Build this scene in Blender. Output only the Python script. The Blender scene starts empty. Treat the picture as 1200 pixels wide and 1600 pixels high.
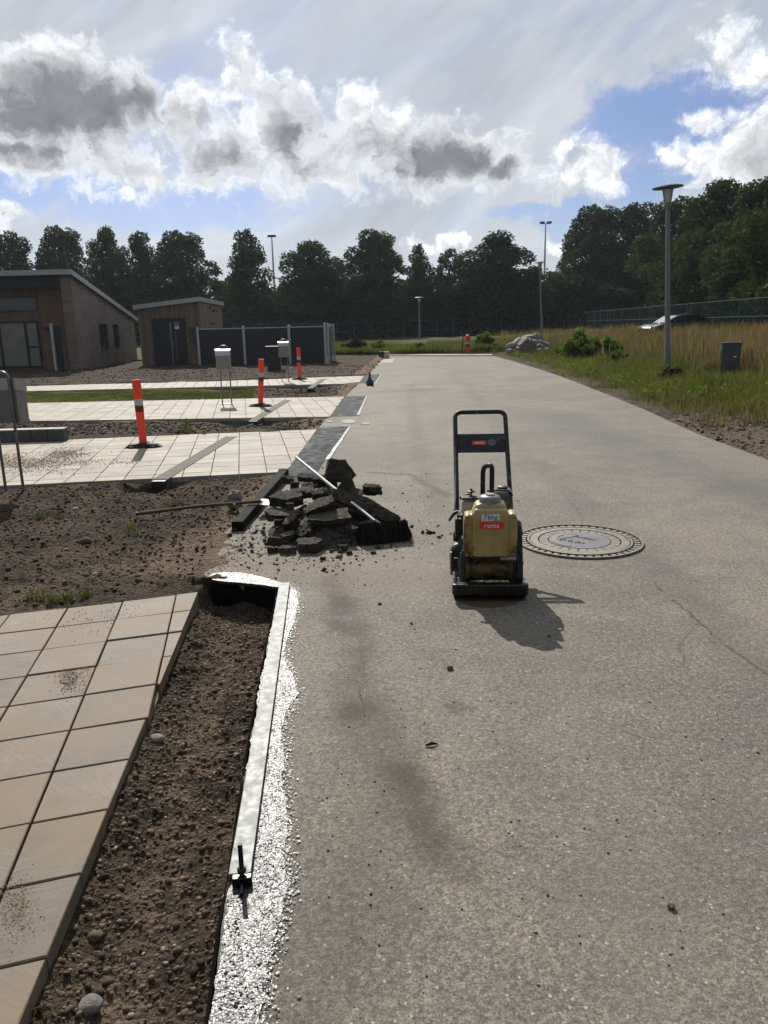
import bpy, bmesh, math, random
import numpy as np
from mathutils import Vector, Matrix, Euler, noise as mn

random.seed(7); rng = np.random.default_rng(11)
S = bpy.context.scene
C = S.collection
R = math.radians

# ------------------------------------------------------------------ camera
H_EYE = 1.65; PITCH = 13.6; ROLL = -1.3
cam = bpy.data.cameras.new('camera'); camo = bpy.data.objects.new('camera', cam); C.objects.link(camo)
cam.sensor_fit = 'VERTICAL'; cam.sensor_height = 24; cam.sensor_width = 18; cam.lens = 18
cam.clip_start = 0.05; cam.clip_end = 5000
CR = Matrix.Rotation(R(90 - PITCH), 3, 'X') @ Matrix.Rotation(R(ROLL), 3, 'Z')
camo.matrix_world = Matrix.Translation((0, 0, H_EYE)) @ CR.to_4x4()
S.camera = camo

SUN_EL = 38.0; SUN_AZ = -13.0      # azimuth measured from +Y towards +X
# ------------------------------------------------------------------ render settings
S.view_settings.view_transform = 'Standard'; S.view_settings.look = 'None'
S.view_settings.exposure = 0.12; S.view_settings.gamma = 1.0; S.view_settings.use_curve_mapping = False
S.render.engine = 'CYCLES'
S.cycles.max_bounces = 6; S.cycles.diffuse_bounces = 3; S.cycles.glossy_bounces = 3
S.cycles.transparent_max_bounces = 12; S.cycles.sample_clamp_indirect = 4; S.cycles.sample_clamp_direct = 40
S.cycles.caustics_reflective = False; S.cycles.caustics_refractive = False

sl = bpy.data.lights.new('sun', 'SUN'); so = bpy.data.objects.new('sun', sl); C.objects.link(so)
sl.energy = 5.0; sl.angle = R(0.55); sl.color = (1.0, 0.945, 0.865)
sd = Vector((math.sin(R(SUN_AZ)) * math.cos(R(SUN_EL)), math.cos(R(SUN_AZ)) * math.cos(R(SUN_EL)), math.sin(R(SUN_EL))))
so.rotation_euler = sd.to_track_quat('Z', 'Y').to_euler()

# ------------------------------------------------------------------ pixel helpers (photo coordinates 1200 x 1600)
CAMP = Vector((0, 0, H_EYE))
def ray(px, py):
    return (CR @ Vector(((px - 600) / 1200, -(py - 800) / 1200, -1))).normalized()
def at(px, py, z=0.0):
    d = ray(px, py); t = (z - H_EYE) / d.z
    return CAMP + d * t
def pl(px, py, Y):
    d = ray(px, py); return CAMP + d * (Y / d.y)
def at2(px, py, z=0.0):
    p = at(px, py, z); return (p.x, p.y)

# ------------------------------------------------------------------ node helper
class N:
    def __init__(s, nt): s.nt = nt; s.L = nt.links
    def new(s, t, **k):
        n = s.nt.nodes.new(t)
        for a, b in k.items(): setattr(n, a, b)
        return n
    def set(s, sock, v):
        if isinstance(v, bpy.types.NodeSocket): s.L.new(v, sock)
        elif v is not None: sock.default_value = v
    def m(s, op, a, b=None, c=None, clamp=False):
        n = s.new('ShaderNodeMath', operation=op, use_clamp=clamp)
        s.set(n.inputs[0], a)
        if b is not None: s.set(n.inputs[1], b)
        if c is not None: s.set(n.inputs[2], c)
        return n.outputs[0]
    def vm(s, op, a, b=None, sc=None):
        n = s.new('ShaderNodeVectorMath', operation=op)
        s.set(n.inputs[0], a)
        if b is not None: s.set(n.inputs[1], b)
        if sc is not None: s.set(n.inputs[3], sc)
        return n.outputs[0]
    def noise(s, v, scale, detail=4, rough=.55, dist=0.0, out=0, lac=2.0):
        n = s.new('ShaderNodeTexNoise'); s.set(n.inputs['Vector'], v)
        n.inputs['Scale'].default_value = scale; n.inputs['Detail'].default_value = detail
        n.inputs['Roughness'].default_value = rough; n.inputs['Distortion'].default_value = dist
        n.inputs['Lacunarity'].default_value = lac
        return n.outputs[out]
    def vor(s, v, scale, out='Distance', feature='F1', rnd=1.0, **k):
        n = s.new('ShaderNodeTexVoronoi', feature=feature); s.set(n.inputs['Vector'], v)
        n.inputs['Scale'].default_value = scale; n.inputs['Randomness'].default_value = rnd
        for a, b in k.items(): n.inputs[a].default_value = b
        return n.outputs[out]
    def ss(s, v, a, b, lo=0.0, hi=1.0):
        n = s.new('ShaderNodeMapRange', interpolation_type='SMOOTHSTEP'); s.set(n.inputs[0], v)
        s.set(n.inputs[1], a); s.set(n.inputs[2], b); s.set(n.inputs[3], lo); s.set(n.inputs[4], hi)
        return n.outputs[0]
    def mix(s, f, a, b, bt='MIX'):
        n = s.new('ShaderNodeMix', data_type='RGBA', blend_type=bt, clamp_factor=True)
        s.set(n.inputs[0], f)
        for k, v in ((6, a), (7, b)):
            if isinstance(v, (tuple, list)) and len(v) == 3: v = (*v, 1)
            s.set(n.inputs[k], v)
        return n.outputs[2]
    def col(s, r, g, b):
        n = s.new('ShaderNodeCombineColor')
        for i, v in enumerate((r, g, b)): s.set(n.inputs[i], v)
        return n.outputs[0]
    def xyz(s, v):
        n = s.new('ShaderNodeSeparateXYZ'); s.set(n.inputs[0], v); return n.outputs
    def comb(s, x, y, z):
        n = s.new('ShaderNodeCombineXYZ')
        for i, v in enumerate((x, y, z)): s.set(n.inputs[i], v)
        return n.outputs[0]
    def bump(s, h, strength=.5, dist=.01, nrm=None):
        n = s.new('ShaderNodeBump'); s.set(n.inputs['Height'], h)
        n.inputs['Strength'].default_value = strength; n.inputs['Distance'].default_value = dist
        if nrm is not None: s.L.new(nrm, n.inputs['Normal'])
        return n.outputs[0]

# ------------------------------------------------------------------ sky
def build_world():
    w = bpy.data.worlds.new('World'); S.world = w; w.use_nodes = True
    nt = w.node_tree; nt.nodes.clear(); n = N(nt)
    out = n.new('ShaderNodeOutputWorld'); bg = n.new('ShaderNodeBackground'); n.L.new(bg.outputs[0], out.inputs[0])
    sky = n.new('ShaderNodeTexSky', sky_type='NISHITA'); sky.sun_disc = False
    sky.sun_elevation = R(SUN_EL); sky.sun_rotation = R(SUN_AZ)
    sky.air_density = 1.0; sky.dust_density = .6; sky.ozone_density = 2.5
    STR = 0.10
    bg.inputs[1].default_value = STR
    tc = n.new('ShaderNodeTexCoord'); d = tc.outputs['Generated']
    x, y, z = n.xyz(d)
    DEG = 180 / math.pi
    az = n.m('MULTIPLY', n.m('ARCTAN2', x, y), DEG)
    el = n.m('MULTIPLY', n.m('ARCSINE', z), DEG)
    p0 = n.comb(az, el, 0.0)
    # domain warp makes the billows uneven
    w1 = n.vm('SUBTRACT', n.noise(p0, .35, 5, .62, out=1), (.5, .5, .5))
    p = n.vm('ADD', p0, n.vm('MULTIPLY', w1, (4.2, 3.0, 0)))
    def ae(px, py):
        v = ray(px, py); return math.degrees(math.atan2(v.x, v.y)), math.degrees(math.asin(v.z))
    def blobs(lst, pos):
        acc = None
        for (px, py, rx, ry, wt) in lst:
            a, e = ae(px, py)
            q = n.vm('MULTIPLY', n.vm('SUBTRACT', pos, (a, e, 0)), (21.5 / rx, 21.5 / ry, 0))
            ln = n.new('ShaderNodeVectorMath', operation='LENGTH'); n.L.new(q, ln.inputs[0])
            f = n.m('MULTIPLY', n.m('SUBTRACT', 1.0, ln.outputs['Value']), wt)
            if acc is None: acc = f
            else: acc = n.m('SMOOTH_MAX', acc, f, .18)
        return acc
    cum = [(95, 165, 175, 82, 1.25), (5, 130, 60, 50, 1), (215, 160, 55, 55, 1), (60, 235, 120, 42, .8), (235, 265, 130, 45, .55),
           (295, 175, 62, 55, .9), (375, 125, 42, 52, .9), (350, 240, 110, 60, .75), (440, 190, 85, 62, 1), (545, 165, 55, 38, .6),
           (590, 220, 90, 50, 1), (690, 245, 120, 58, 1.25), (780, 262, 60, 32, 1), (500, 265, 120, 45, .7),
           (905, 262, 58, 40, .85), (950, 278, 48, 26, .8), (1135, 85, 46, 40, .55), (1180, 110, 40, 22, .6), (1095, 190, 40, 22, .75),
           (1185, 225, 75, 72, 1.1), (1085, 252, 62, 30, .75), (655, 383, 30, 18, .8), (705, 378, 36, 20, .85), (4, 335, 26, 26, .8), (885, 378, 26, 14, .6),
           (1320, 250, 90, 60, 1), (-160, 190, 110, 60, 1), (-420, 330, 140, 50, 1), (1600, 330, 120, 50, 1)]
    dark = [(80, 185, 200, 84, 1.9), (215, 170, 65, 66, 1.4), (480, 222, 85, 68, 1.5), (330, 248, 90, 50, 1.1), (700, 258, 160, 62, 1.9),
            (600, 262, 110, 46, 1.4), (1195, 255, 45, 40, .5), (705, 385, 22, 10, .4), (-160, 220, 100, 35, 1), (400, 150, 30, 30, .35)]
    def puff(pos):
        a = n.vor(pos, .42, 'Distance', 'F1', 1.0, Detail=3.5, Roughness=.55, Lacunarity=2.2)
        b = n.noise(pos, .9, 6, .62)
        return n.m('ADD', n.m('MULTIPLY', n.m('SUBTRACT', .62, a), .55), n.m('MULTIPLY', n.m('SUBTRACT', b, .5), .9))
    pf = puff(p)
    F = n.m('ADD', blobs(cum, p), pf)
    # generic cumulus elsewhere round the horizon, the same sort as those in view
    gen = n.m('SUBTRACT', n.noise(n.vm('MULTIPLY', p0, (.05, .12, 0)), 1.0, 3, .5), .56)
    outview = n.ss(n.m('ABSOLUTE', az), 38, 60)
    belt = n.m('MULTIPLY', n.ss(el, 0, 6), n.ss(el, 40, 20))
    G = n.m('SUBTRACT', n.m('MULTIPLY', n.m('ADD', n.m('MULTIPLY', gen, 7), pf), 1.0), 0.1)
    G = n.m('SUBTRACT', n.m('MULTIPLY', n.m('MULTIPLY', G, outview), belt), n.m('SUBTRACT', 1.0, n.m('MULTIPLY', outview, belt)))
    F = n.m('MAXIMUM', F, G)
    cov = n.ss(F, -.36, .34)
    D = n.m('ADD', blobs(dark, p), n.m('MULTIPLY', pf, .30))
    D = n.m('MAXIMUM', D, n.m('SUBTRACT', G, .35))
    dk = n.m('MULTIPLY', n.ss(D, -.55, 1.05), n.ss(F, -.20, .60))
    # relief: compare billows here with billows a little towards the sun
    up = n.vm('ADD', p, (-.25, .75, 0))
    rel = n.m('SUBTRACT', pf, puff(up))
    lit = n.m('ADD', .83, n.m('MULTIPLY', rel, .95))
    lit = n.m('ADD', lit, n.m('MULTIPLY', n.ss(F, .5, .0), .13))
    lit = n.m('MINIMUM', n.m('MAXIMUM', lit, .42), 1.12)
    shade = n.m('ADD', .24, n.m('MULTIPLY', n.m('SUBTRACT', n.noise(p, .6, 4), .5), .22))
    val = n.m('ADD', n.m('MULTIPLY', lit, n.m('SUBTRACT', 1.0, dk)), n.m('MULTIPLY', shade, dk))
    ccol = n.vm('MULTIPLY', n.comb(n.m('MULTIPLY', val, .97), n.m('MULTIPLY', val, .99), n.m('MULTIPLY', n.m('ADD', val, .025), 1.0)), (1 / STR, 1 / STR, 1 / STR))
    # cirrus veil: streaks fanning from the lower left to the upper right
    ca, cb = math.cos(R(28)), math.sin(R(28))
    u = n.m('ADD', n.m('MULTIPLY', az, ca), n.m('MULTIPLY', el, cb))
    v = n.m('SUBTRACT', n.m('MULTIPLY', el, ca), n.m('MULTIPLY', az, cb))
    pc = n.comb(n.m('MULTIPLY', u, .05), n.m('MULTIPLY', v, .13), 3.3)
    c1 = n.noise(pc, 1.0, 8, .62, .9)
    c2 = n.noise(n.comb(n.m('MULTIPLY', u, .02), n.m('MULTIPLY', v, .035), 1.7), 1.0, 3, .5, .4)
    gap = blobs([(260, 325, 190, 42, 1.0), (60, 290, 120, 30, 1.0), (1040, 190, 150, 70, 1.1), (1150, 150, 120, 50, .9), (880, 335, 130, 26, .9), (1000,290,90,40,.8)], n.vm('ADD', p0, n.vm('MULTIPLY', w1, (9, 5, 0))))
    cv = n.m('ADD', n.m('MULTIPLY', c1, 1.25), n.m('MULTIPLY', c2, .8))
    cv = n.m('SUBTRACT', cv, n.m('MULTIPLY', n.m('MAXIMUM', gap, 0.0), 1.15))
    veil = n.ss(cv, .46, 1.12, .05, .96)
    c3 = n.noise(n.vm('ADD', pc, (7, 3, 0)), 1.6, 7, .6, .6)
    vv = n.m('ADD', .30, n.m('MULTIPLY', c3, .60))
    # thin cloud scatters forward: it is bright round the sun and dims away from it
    dt_ = n.new('ShaderNodeVectorMath', operation='DOT_PRODUCT'); n.L.new(d, dt_.inputs[0]); dt_.inputs[1].default_value = sd
    glow = n.ss(dt_.outputs['Value'], -.2, .75, .38, 1.0)
    vv = n.m('MULTIPLY', vv, glow)
    vcol = n.vm('MULTIPLY', n.comb(n.m('MULTIPLY', vv, .95), n.m('MULTIPLY', vv, 1.0), n.m('MULTIPLY', vv, 1.07)), (1 / STR, 1 / STR, 1 / STR))
    base = n.mix(veil, n.vm('MULTIPLY', sky.outputs[0], (.56, .60, .76)), vcol)
    low = n.ss(el, 9, 0, 0.0, .55)
    base = n.mix(low, base, vcol)
    full = n.mix(cov, base, n.vm('SCALE', ccol, sc=n.ss(dt_.outputs['Value'], -.3, .6, .55, 1.0)))
    n.L.new(full, bg.inputs[0])
    w.cycles.sampling_method = 'MANUAL'; w.cycles.sample_map_resolution = 512
build_world()

# ------------------------------------------------------------------ materials
def sock(b, k, v):
    b.inputs[k].default_value = v
def mat(name, base=(.3, .3, .3), rough=.6, metal=0.0, var=.15, vscale=3.0, bump=0.0, bscale=60, bdist=.004, spec=None,
        dirt=None, dirt_amt=0.0, dirt_scale=4, objvar=0.0, coord='Object', stretch=None, rvar=.0, coat=0.0):
    m = bpy.data.materials.new(name); m.use_nodes = True
    n = N(m.node_tree); b = m.node_tree.nodes['Principled BSDF']
    tc = n.new('ShaderNodeTexCoord'); co = tc.outputs['Object']
    if coord == 'World': co = n.new('ShaderNodeNewGeometry').outputs['Position']
    if stretch: co2 = n.vm('MULTIPLY', co, stretch)
    else: co2 = co
    nz = n.noise(co2, vscale, 6, .6)
    f = n.ss(nz, .25, .75, 1 - var, 1 + var)
    if objvar:
        oi = n.new('ShaderNodeObjectInfo')
        f = n.m('MULTIPLY', f, n.ss(oi.outputs['Random'], 0, 1, 1 - objvar, 1 + objvar))
    c = n.vm('SCALE', (base[0], base[1], base[2]), sc=f)
    if dirt:
        dm = n.ss(n.noise(co, dirt_scale, 7, .68, .3), .62 - dirt_amt * .35, .70 - dirt_amt * .1)
        c = n.mix(dm, c, dirt)
    n.L.new(c, b.inputs['Base Color'])
    if rvar:
        n.L.new(n.ss(n.noise(co2, vscale * 2.3, 4), .3, .7, rough - rvar, rough + rvar), b.inputs['Roughness'])
    else: b.inputs['Roughness'].default_value = rough
    b.inputs['Metallic'].default_value = metal
    if spec is not None: b.inputs['Specular IOR Level'].default_value = spec
    if coat: b.inputs['Coat Weight'].default_value = coat
    if bump:
        h = n.noise(co2, bscale, 4, .65)
        n.L.new(n.bump(h, bump, bdist), b.inputs['Normal'])
    return m

def seg_mask(n, pos, pts, width, soft=1.0):
    """soft mask round a polyline in the ground plane (a smear, a crack)"""
    acc = None
    for (a, b) in zip(pts[:-1], pts[1:]):
        ax, ay = a; bx, by = b
        L2 = (bx - ax) ** 2 + (by - ay) ** 2 + 1e-9
        rel = n.vm('SUBTRACT', pos, (ax, ay, 0))
        dt = n.new('ShaderNodeVectorMath', operation='DOT_PRODUCT'); n.L.new(rel, dt.inputs[0]); dt.inputs[1].default_value = ((bx - ax) / L2, (by - ay) / L2, 0)
        t = n.m('MINIMUM', n.m('MAXIMUM', dt.outputs['Value'], 0.0), 1.0)
        pr = n.vm('SCALE', (bx - ax, by - ay, 0), sc=t)
        ln = n.new('ShaderNodeVectorMath', operation='LENGTH'); n.L.new(n.vm('MULTIPLY', n.vm('SUBTRACT', rel, pr), (1, 1, 0)), ln.inputs[0])
        dd = ln.outputs['Value']
        acc = dd if acc is None else n.m('MINIMUM', acc, dd)
    return n.ss(acc, width * soft, 0.0)

def road_material():
    m = bpy.data.materials.new('asphalt_road'); m.use_nodes = True
    n = N(m.node_tree); b = m.node_tree.nodes['Principled BSDF']
    pos = n.new('ShaderNodeNewGeometry').outputs['Position']
    big = n.noise(pos, .55, 5, .6, .4)
    mid = n.noise(pos, 3.0, 6, .65)
    fine = n.noise(pos, 150, 3, .7)
    dust = n.ss(n.m('ADD', n.m('MULTIPLY', big, .7), n.m('MULTIPLY', mid, .5)), .48, .74)
    grey = (.141, .129, .111); tan = (.208, .182, .144)
    c = n.mix(dust, grey, tan)
    c = n.vm('SCALE', c, sc=n.ss(fine, .25, .78, .42, 1.5))
    c = n.vm('SCALE', c, sc=n.ss(n.noise(pos, 40, 3, .6), .3, .7, .74, 1.22))
    # light chippings
    gp = n.vm('ADD', pos, n.vm('SCALE', n.vm('SUBTRACT', n.noise(pos, 150, 2, .6, out=1), (.5, .5, .5)), sc=.010))
    agg = n.xyz(n.vor(gp, 110, 'Color')); c = n.vm('SCALE', c, sc=n.ss(agg[0], 0, 1, .72, 1.26))
    vd = n.vor(gp, 74, 'Distance'); vc = n.vor(gp, 74, 'Color')
    vcx = n.xyz(vc)
    stone = n.m('MULTIPLY', n.ss(vd, .42, .30), n.ss(vcx[0], .82, .90))
    c = n.mix(n.m('MULTIPLY', stone, .8), c, n.mix(n.ss(vcx[1], .1, .6), (.46, .42, .36), (.24, .21, .17)))
    vd2 = n.vor(pos, 120, 'Distance'); vc2 = n.xyz(n.vor(pos, 120, 'Color'))
    st2 = n.m('MULTIPLY', n.ss(vd2, .40, .25), n.ss(vc2[1], .72, .8))
    c = n.mix(n.m('MULTIPLY', st2, .55), c, (.30, .27, .23))
    # dark pits between the chippings
    pit = n.m('MULTIPLY', n.ss(n.vor(pos, 85, 'Distance'), .30, .18), n.ss(n.xyz(n.vor(pos, 85, 'Color'))[2], .72, .8))
    c = n.mix(n.m('MULTIPLY', pit, .75), c, (.05, .045, .04))
    # smears of soil and damp
    wp = n.vm('ADD', pos, n.vm('SCALE', n.vm('SUBTRACT', n.noise(pos, 2.2, 5, .7, out=1), (.5, .5, .5)), sc=.35))
    sm = seg_mask(n, wp, [at2(520, 900), at2(545, 990), at2(560, 1080), at2(600, 1180), at2(650, 1270), at2(710, 1340)], .17)
    sm2 = seg_mask(n, wp, [at2(585, 1120), at2(600, 1230), at2(560, 1420), at2(480, 1600)], .30)
    st = n.m('MULTIPLY', sm, n.ss(mid, .3, .62)); st2_ = n.m('MULTIPLY', sm2, .55)
    c = n.mix(n.m('MULTIPLY', st, .80), c, (.040, .030, .022))
    c = n.mix(n.m('MULTIPLY', st2_, .6), c, (.062, .048, .036))
    spot = seg_mask(n, n.vm('ADD', pos, n.vm('SCALE', n.vm('SUBTRACT', n.noise(pos, 14, 4, .7, out=1), (.5, .5, .5)), sc=.2)), [at2(705, 1105), at2(720, 1108)], .075)
    c = n.mix(n.m('MULTIPLY', spot, .6), c, (.05, .045, .04))
    # sand trampled over the edge near the rubble
    sand = seg_mask(n, wp, [at2(340, 870), at2(420, 890), at2(560, 890), at2(640, 900)], .55)
    c = n.mix(n.m('MULTIPLY', sand, .45), c, (.185, .14, .095))
    sand2 = seg_mask(n, wp, [at2(600, 700), at2(590, 640), at2(620, 590)], 1.1)
    c = n.mix(n.m('MULTIPLY', sand2, n.ss(mid, .35, .65, .1, .5)), c, (.21, .175, .135))
    wpm = n.vm('ADD', pos, n.vm('SCALE', n.vm('SUBTRACT', n.noise(pos, 5, 6, .75, out=1), (.5, .5, .5)), sc=.30))
    mud = seg_mask(n, wpm, [at2(575, 738), at2(640, 742), at2(700, 775)], .10)
    c = n.mix(n.m('MULTIPLY', mud, .7), c, (.06, .048, .036))
    mud2 = seg_mask(n, wpm, [at2(600, 612), at2(680, 608)], .8)
    c = n.mix(n.m('MULTIPLY', mud2, .6), c, (.085, .07, .055))
    # hairline crack on the right and the seam of an old lane
    wc = n.vm('ADD', pos, n.vm('SCALE', n.vm('SUBTRACT', n.noise(pos, 9, 5, .75, out=1), (.5, .5, .5)), sc=.12))
    cr = seg_mask(n, wc, [at2(1010, 900), at2(1090, 970), at2(1150, 1020), at2(1230, 1075)], .018)
    cr = n.m('MULTIPLY', cr, n.ss(n.noise(pos, 6, 3), .38, .5))
    c = n.mix(n.m('MULTIPLY', cr, .8), c, (.03, .027, .024))
    lane = seg_mask(n, wpm, [at2(880, 650), at2(1000, 705), at2(1200, 770)], .9)
    c = n.mix(n.m('MULTIPLY', lane, .45), c, (.085, .084, .083))
    for pts_, wd_, a_, col_ in (([at2(690, 575), at2(715, 700), at2(800, 900), at2(900, 1200), at2(1020, 1600)], .34, .30, (.20, .175, .14)),
                                ([at2(730, 600), at2(790, 680), at2(1000, 860), at2(1300, 1150)], .26, .42, (.075, .072, .068)),
                                ([at2(640, 600), at2(655, 700), at2(690, 800)], .22, .40, (.07, .06, .05)),
                                ([at2(1080, 690), at2(1200, 735)], .5, .4, (.19, .165, .13)),
                                ([at2(1000, 1450), at2(1150, 1330), at2(1250, 1250)], .5, .35, (.08, .078, .075))):
        tk_ = seg_mask(n, wpm, pts_, wd_); c = n.mix(n.m('MULTIPLY', n.m('MULTIPLY', tk_, n.ss(n.noise(pos, 1.1, 5, .7), .32, .62)), a_), c, col_)
    for pts_ in ([at2(560, 1010), at2(572, 1050), at2(560, 1090)], [at2(1090, 975), at2(1060, 1010), at2(1075, 1050)], [at2(880, 770), at2(905, 800), at2(912, 822)]):
        k_ = seg_mask(n, wc, pts_, .012); c = n.mix(n.m('MULTIPLY', k_, .5), c, (.04, .035, .03))
    # worn strip right of the fork
    n.L.new(c, b.inputs['Base Color'])
    n.L.new(n.ss(fine, .3, .7, .72, .95), b.inputs['Roughness'])
    b.inputs['Specular IOR Level'].default_value = .30
    dist = n.new('ShaderNodeCameraData')
    h = n.m('ADD', n.m('MULTIPLY', fine, .6), n.m('MULTIPLY', n.m('SUBTRACT', 1.0, n.vor(pos, 95, 'Distance')), .7))
    h = n.m('ADD', h, n.m('MULTIPLY', n.noise(pos, 30, 3), .6))
    h = n.m('SUBTRACT', h, n.m('MULTIPLY', cr, 2.0))
    m.node_tree.nodes.remove(dist.id_data.nodes[dist.name])
    n.L.new(n.bump(h, .45, .004), b.inputs['Normal'])
    return m

def soil_material():
    """bare soil; vertex attributes 'sand' and 'grass' say where sand is trodden in and where turf grows"""
    m = bpy.data.materials.new('bare_soil'); m.use_nodes = True
    n = N(m.node_tree); b = m.node_tree.nodes['Principled BSDF']
    pos = n.new('ShaderNodeNewGeometry').outputs['Position']
    a = n.new('ShaderNodeAttribute'); a.attribute_name = 'blend'
    sp = n.new('ShaderNodeSeparateColor'); n.L.new(a.outputs['Color'], sp.inputs[0])
    sand, grass, gravel = sp.outputs
    n1 = n.noise(pos, 2.2, 6, .65, .3); n2 = n.noise(pos, 38, 5, .7); n3 = n.noise(pos, 9, 5, .7)
    c = n.mix(n.ss(n1, .35, .66), (.040, .031, .024), (.110, .080, .055))
    c = n.mix(n.ss(n3, .5, .75, 0, .6), c, (.118, .086, .058))
    sc_ = (.20, .145, .095)
    sm = n.m('ADD', sand, n.m('MULTIPLY', n.m('SUBTRACT', n3, .5), .9))
    c = n.mix(n.ss(sm, .35, .8), c, sc_)
    c = n.mix(n.ss(n.m('ADD', grass, n.m('MULTIPLY', n.m('SUBTRACT', n3, .5), .5)), .4, .7), c, n.mix(n1, (.06, .075, .025), (.10, .095, .045)))
    vc = n.xyz(n.vor(pos, 26, 'Color'))
    gcol = n.mix(n.ss(vc[0], .2, .95), (.095, .070, .048), (.19, .145, .105))
    c = n.mix(n.ss(n.m('ADD', gravel, n.m('MULTIPLY', n.m('SUBTRACT', n3, .5), .7)), .4, .62), c, gcol)
    c = n.vm('SCALE', c, sc=n.ss(n2, .3, .72, .62, 1.35))
    n.L.new(c, b.inputs['Base Color']); b.inputs['Roughness'].default_value = .95
    b.inputs['Specular IOR Level'].default_value = .15
    h = n.m('ADD', n.m('MULTIPLY', n2, .8), n.m('MULTIPLY', n3, 1.2))
    h = n.m('ADD', h, n.m('MULTIPLY', n.m('SUBTRACT', 1.0, n.vor(pos, 45, 'Distance')), .9))
    h = n.m('ADD', h, n.m('MULTIPLY', n.noise(pos, 120, 3, .7), .5))
    n.L.new(n.bump(h, 1.0, .03), b.inputs['Normal'])
    return m

def tile_material(name, base, stain, amount, joint_dir=0.0, spec=.5, rough=.6):
    m = bpy.data.materials.new(name); m.use_nodes = True
    n = N(m.node_tree); b = m.node_tree.nodes['Principled BSDF']
    pos = n.new('ShaderNodeNewGeometry').outputs['Position']
    oi = n.new('ShaderNodeObjectInfo'); r = oi.outputs['Random']
    f = n.ss(r, 0, 1, .86, 1.12)
    f = n.m('MULTIPLY', f, n.ss(n.noise(pos, 2.5, 6, .65), .3, .7, .86, 1.12))
    f = n.m('MULTIPLY', f, n.ss(n.noise(pos, 160, 2, .7), .3, .7, .88, 1.1))
    # broom streaks of dried slurry
    rot = n.new('ShaderNodeVectorRotate', rotation_type='Z_AXIS'); n.L.new(pos, rot.inputs['Vector'])
    n.L.new(n.m('ADD', n.m('MULTIPLY', r, 1.3), -.3), rot.inputs['Angle'])
    stv = n.noise(n.vm('MULTIPLY', rot.outputs[0], (10, 70, 1)), 1.0, 5, .7)
    f = n.m('MULTIPLY', f, n.ss(stv, .35, .75, .90, 1.18))
    c = n.vm('SCALE', base, sc=f)
    s1 = n.ss(n.noise(n.vm('ADD', pos, (3.1, 1.7, 0)), 1.5, 6, .68, .5), .60 - amount, .72 - amount)
    gr = n.noise(pos, 190, 2, .7)
    c = n.mix(n.m('MULTIPLY', s1, n.ss(gr, .3, .6, .35, .85)), c, stain)
    dk = n.ss(n.noise(n.vm('ADD', pos, (9.1, 4.7, 0)), 2.6, 8, .74, .4), .54, .74)
    c = n.mix(n.m('MULTIPLY', dk, .50), c, (.10, .074, .048))
    n.L.new(c, b.inputs['Base Color'])
    b.inputs['Roughness'].default_value = rough; b.inputs['Specular IOR Level'].default_value = spec
    h = n.m('ADD', n.noise(pos, 220, 3, .7), n.m('MULTIPLY', stv, .5))
    n.L.new(n.bump(h, .35, .002), b.inputs['Normal'])
    return m

def bitumen_material():
    m = bpy.data.materials.new('wet_bitumen'); m.use_nodes = True
    n = N(m.node_tree); b = m.node_tree.nodes['Principled BSDF']
    pos = n.new('ShaderNodeNewGeometry').outputs['Position']
    gp = n.vm('ADD', pos, n.vm('SCALE', n.vm('SUBTRACT', n.noise(pos, 90, 3, .7, out=1), (.5, .5, .5)), sc=.014))
    cr_ = n.xyz(n.vor(gp, 185, 'Color')); matte = n.ss(n.m('ADD', cr_[0], n.m('MULTIPLY', n.m('SUBTRACT', n.noise(pos, 11, 4, .7), .5), .9)), .80, .90)
    b.inputs['Base Color'].default_value = (.012, .012, .014, 1)
    n.L.new(n.m('ADD', n.ss(n.noise(pos, 18, 5, .7), .3, .7, .28, .44), n.m('MULTIPLY', matte, .5)), b.inputs['Roughness'])
    h = n.m('ADD', n.m('MULTIPLY', n.m('SUBTRACT', 1.0, n.vor(pos, 105, 'Distance')), 1.0), n.m('MULTIPLY', n.noise(pos, 60, 4, .7), 1.0))
    n.L.new(n.bump(h, .55, .0042), b.inputs['Normal'])
    n.L.new(n.m('SUBTRACT', .95, n.m('MULTIPLY', matte, .85)), b.inputs['Specular IOR Level'])
    return m

def leaf_material(name, c1, c2, trans=.25, rough=.8):
    m = bpy.data.materials.new(name); m.use_nodes = True
    n = N(m.node_tree); nt = m.node_tree; b = nt.nodes['Principled BSDF']; out = nt.nodes['Material Output']
    a = n.new('ShaderNodeAttribute'); a.attribute_name = 'tint'
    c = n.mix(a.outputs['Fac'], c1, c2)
    n.L.new(c, b.inputs['Base Color']); b.inputs['Roughness'].default_value = rough
    b.inputs['Specular IOR Level'].default_value = .04
    t = n.new('ShaderNodeBsdfTranslucent'); n.L.new(n.vm('MULTIPLY', c, (1.2, 1.35, .6)), t.inputs[0])
    mx = n.new('ShaderNodeMixShader'); mx.inputs[0].default_value = trans
    n.L.new(b.outputs[0], mx.inputs[1]); n.L.new(t.outputs[0], mx.inputs[2]); n.L.new(mx.outputs[0], out.inputs[0])
    return m

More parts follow.
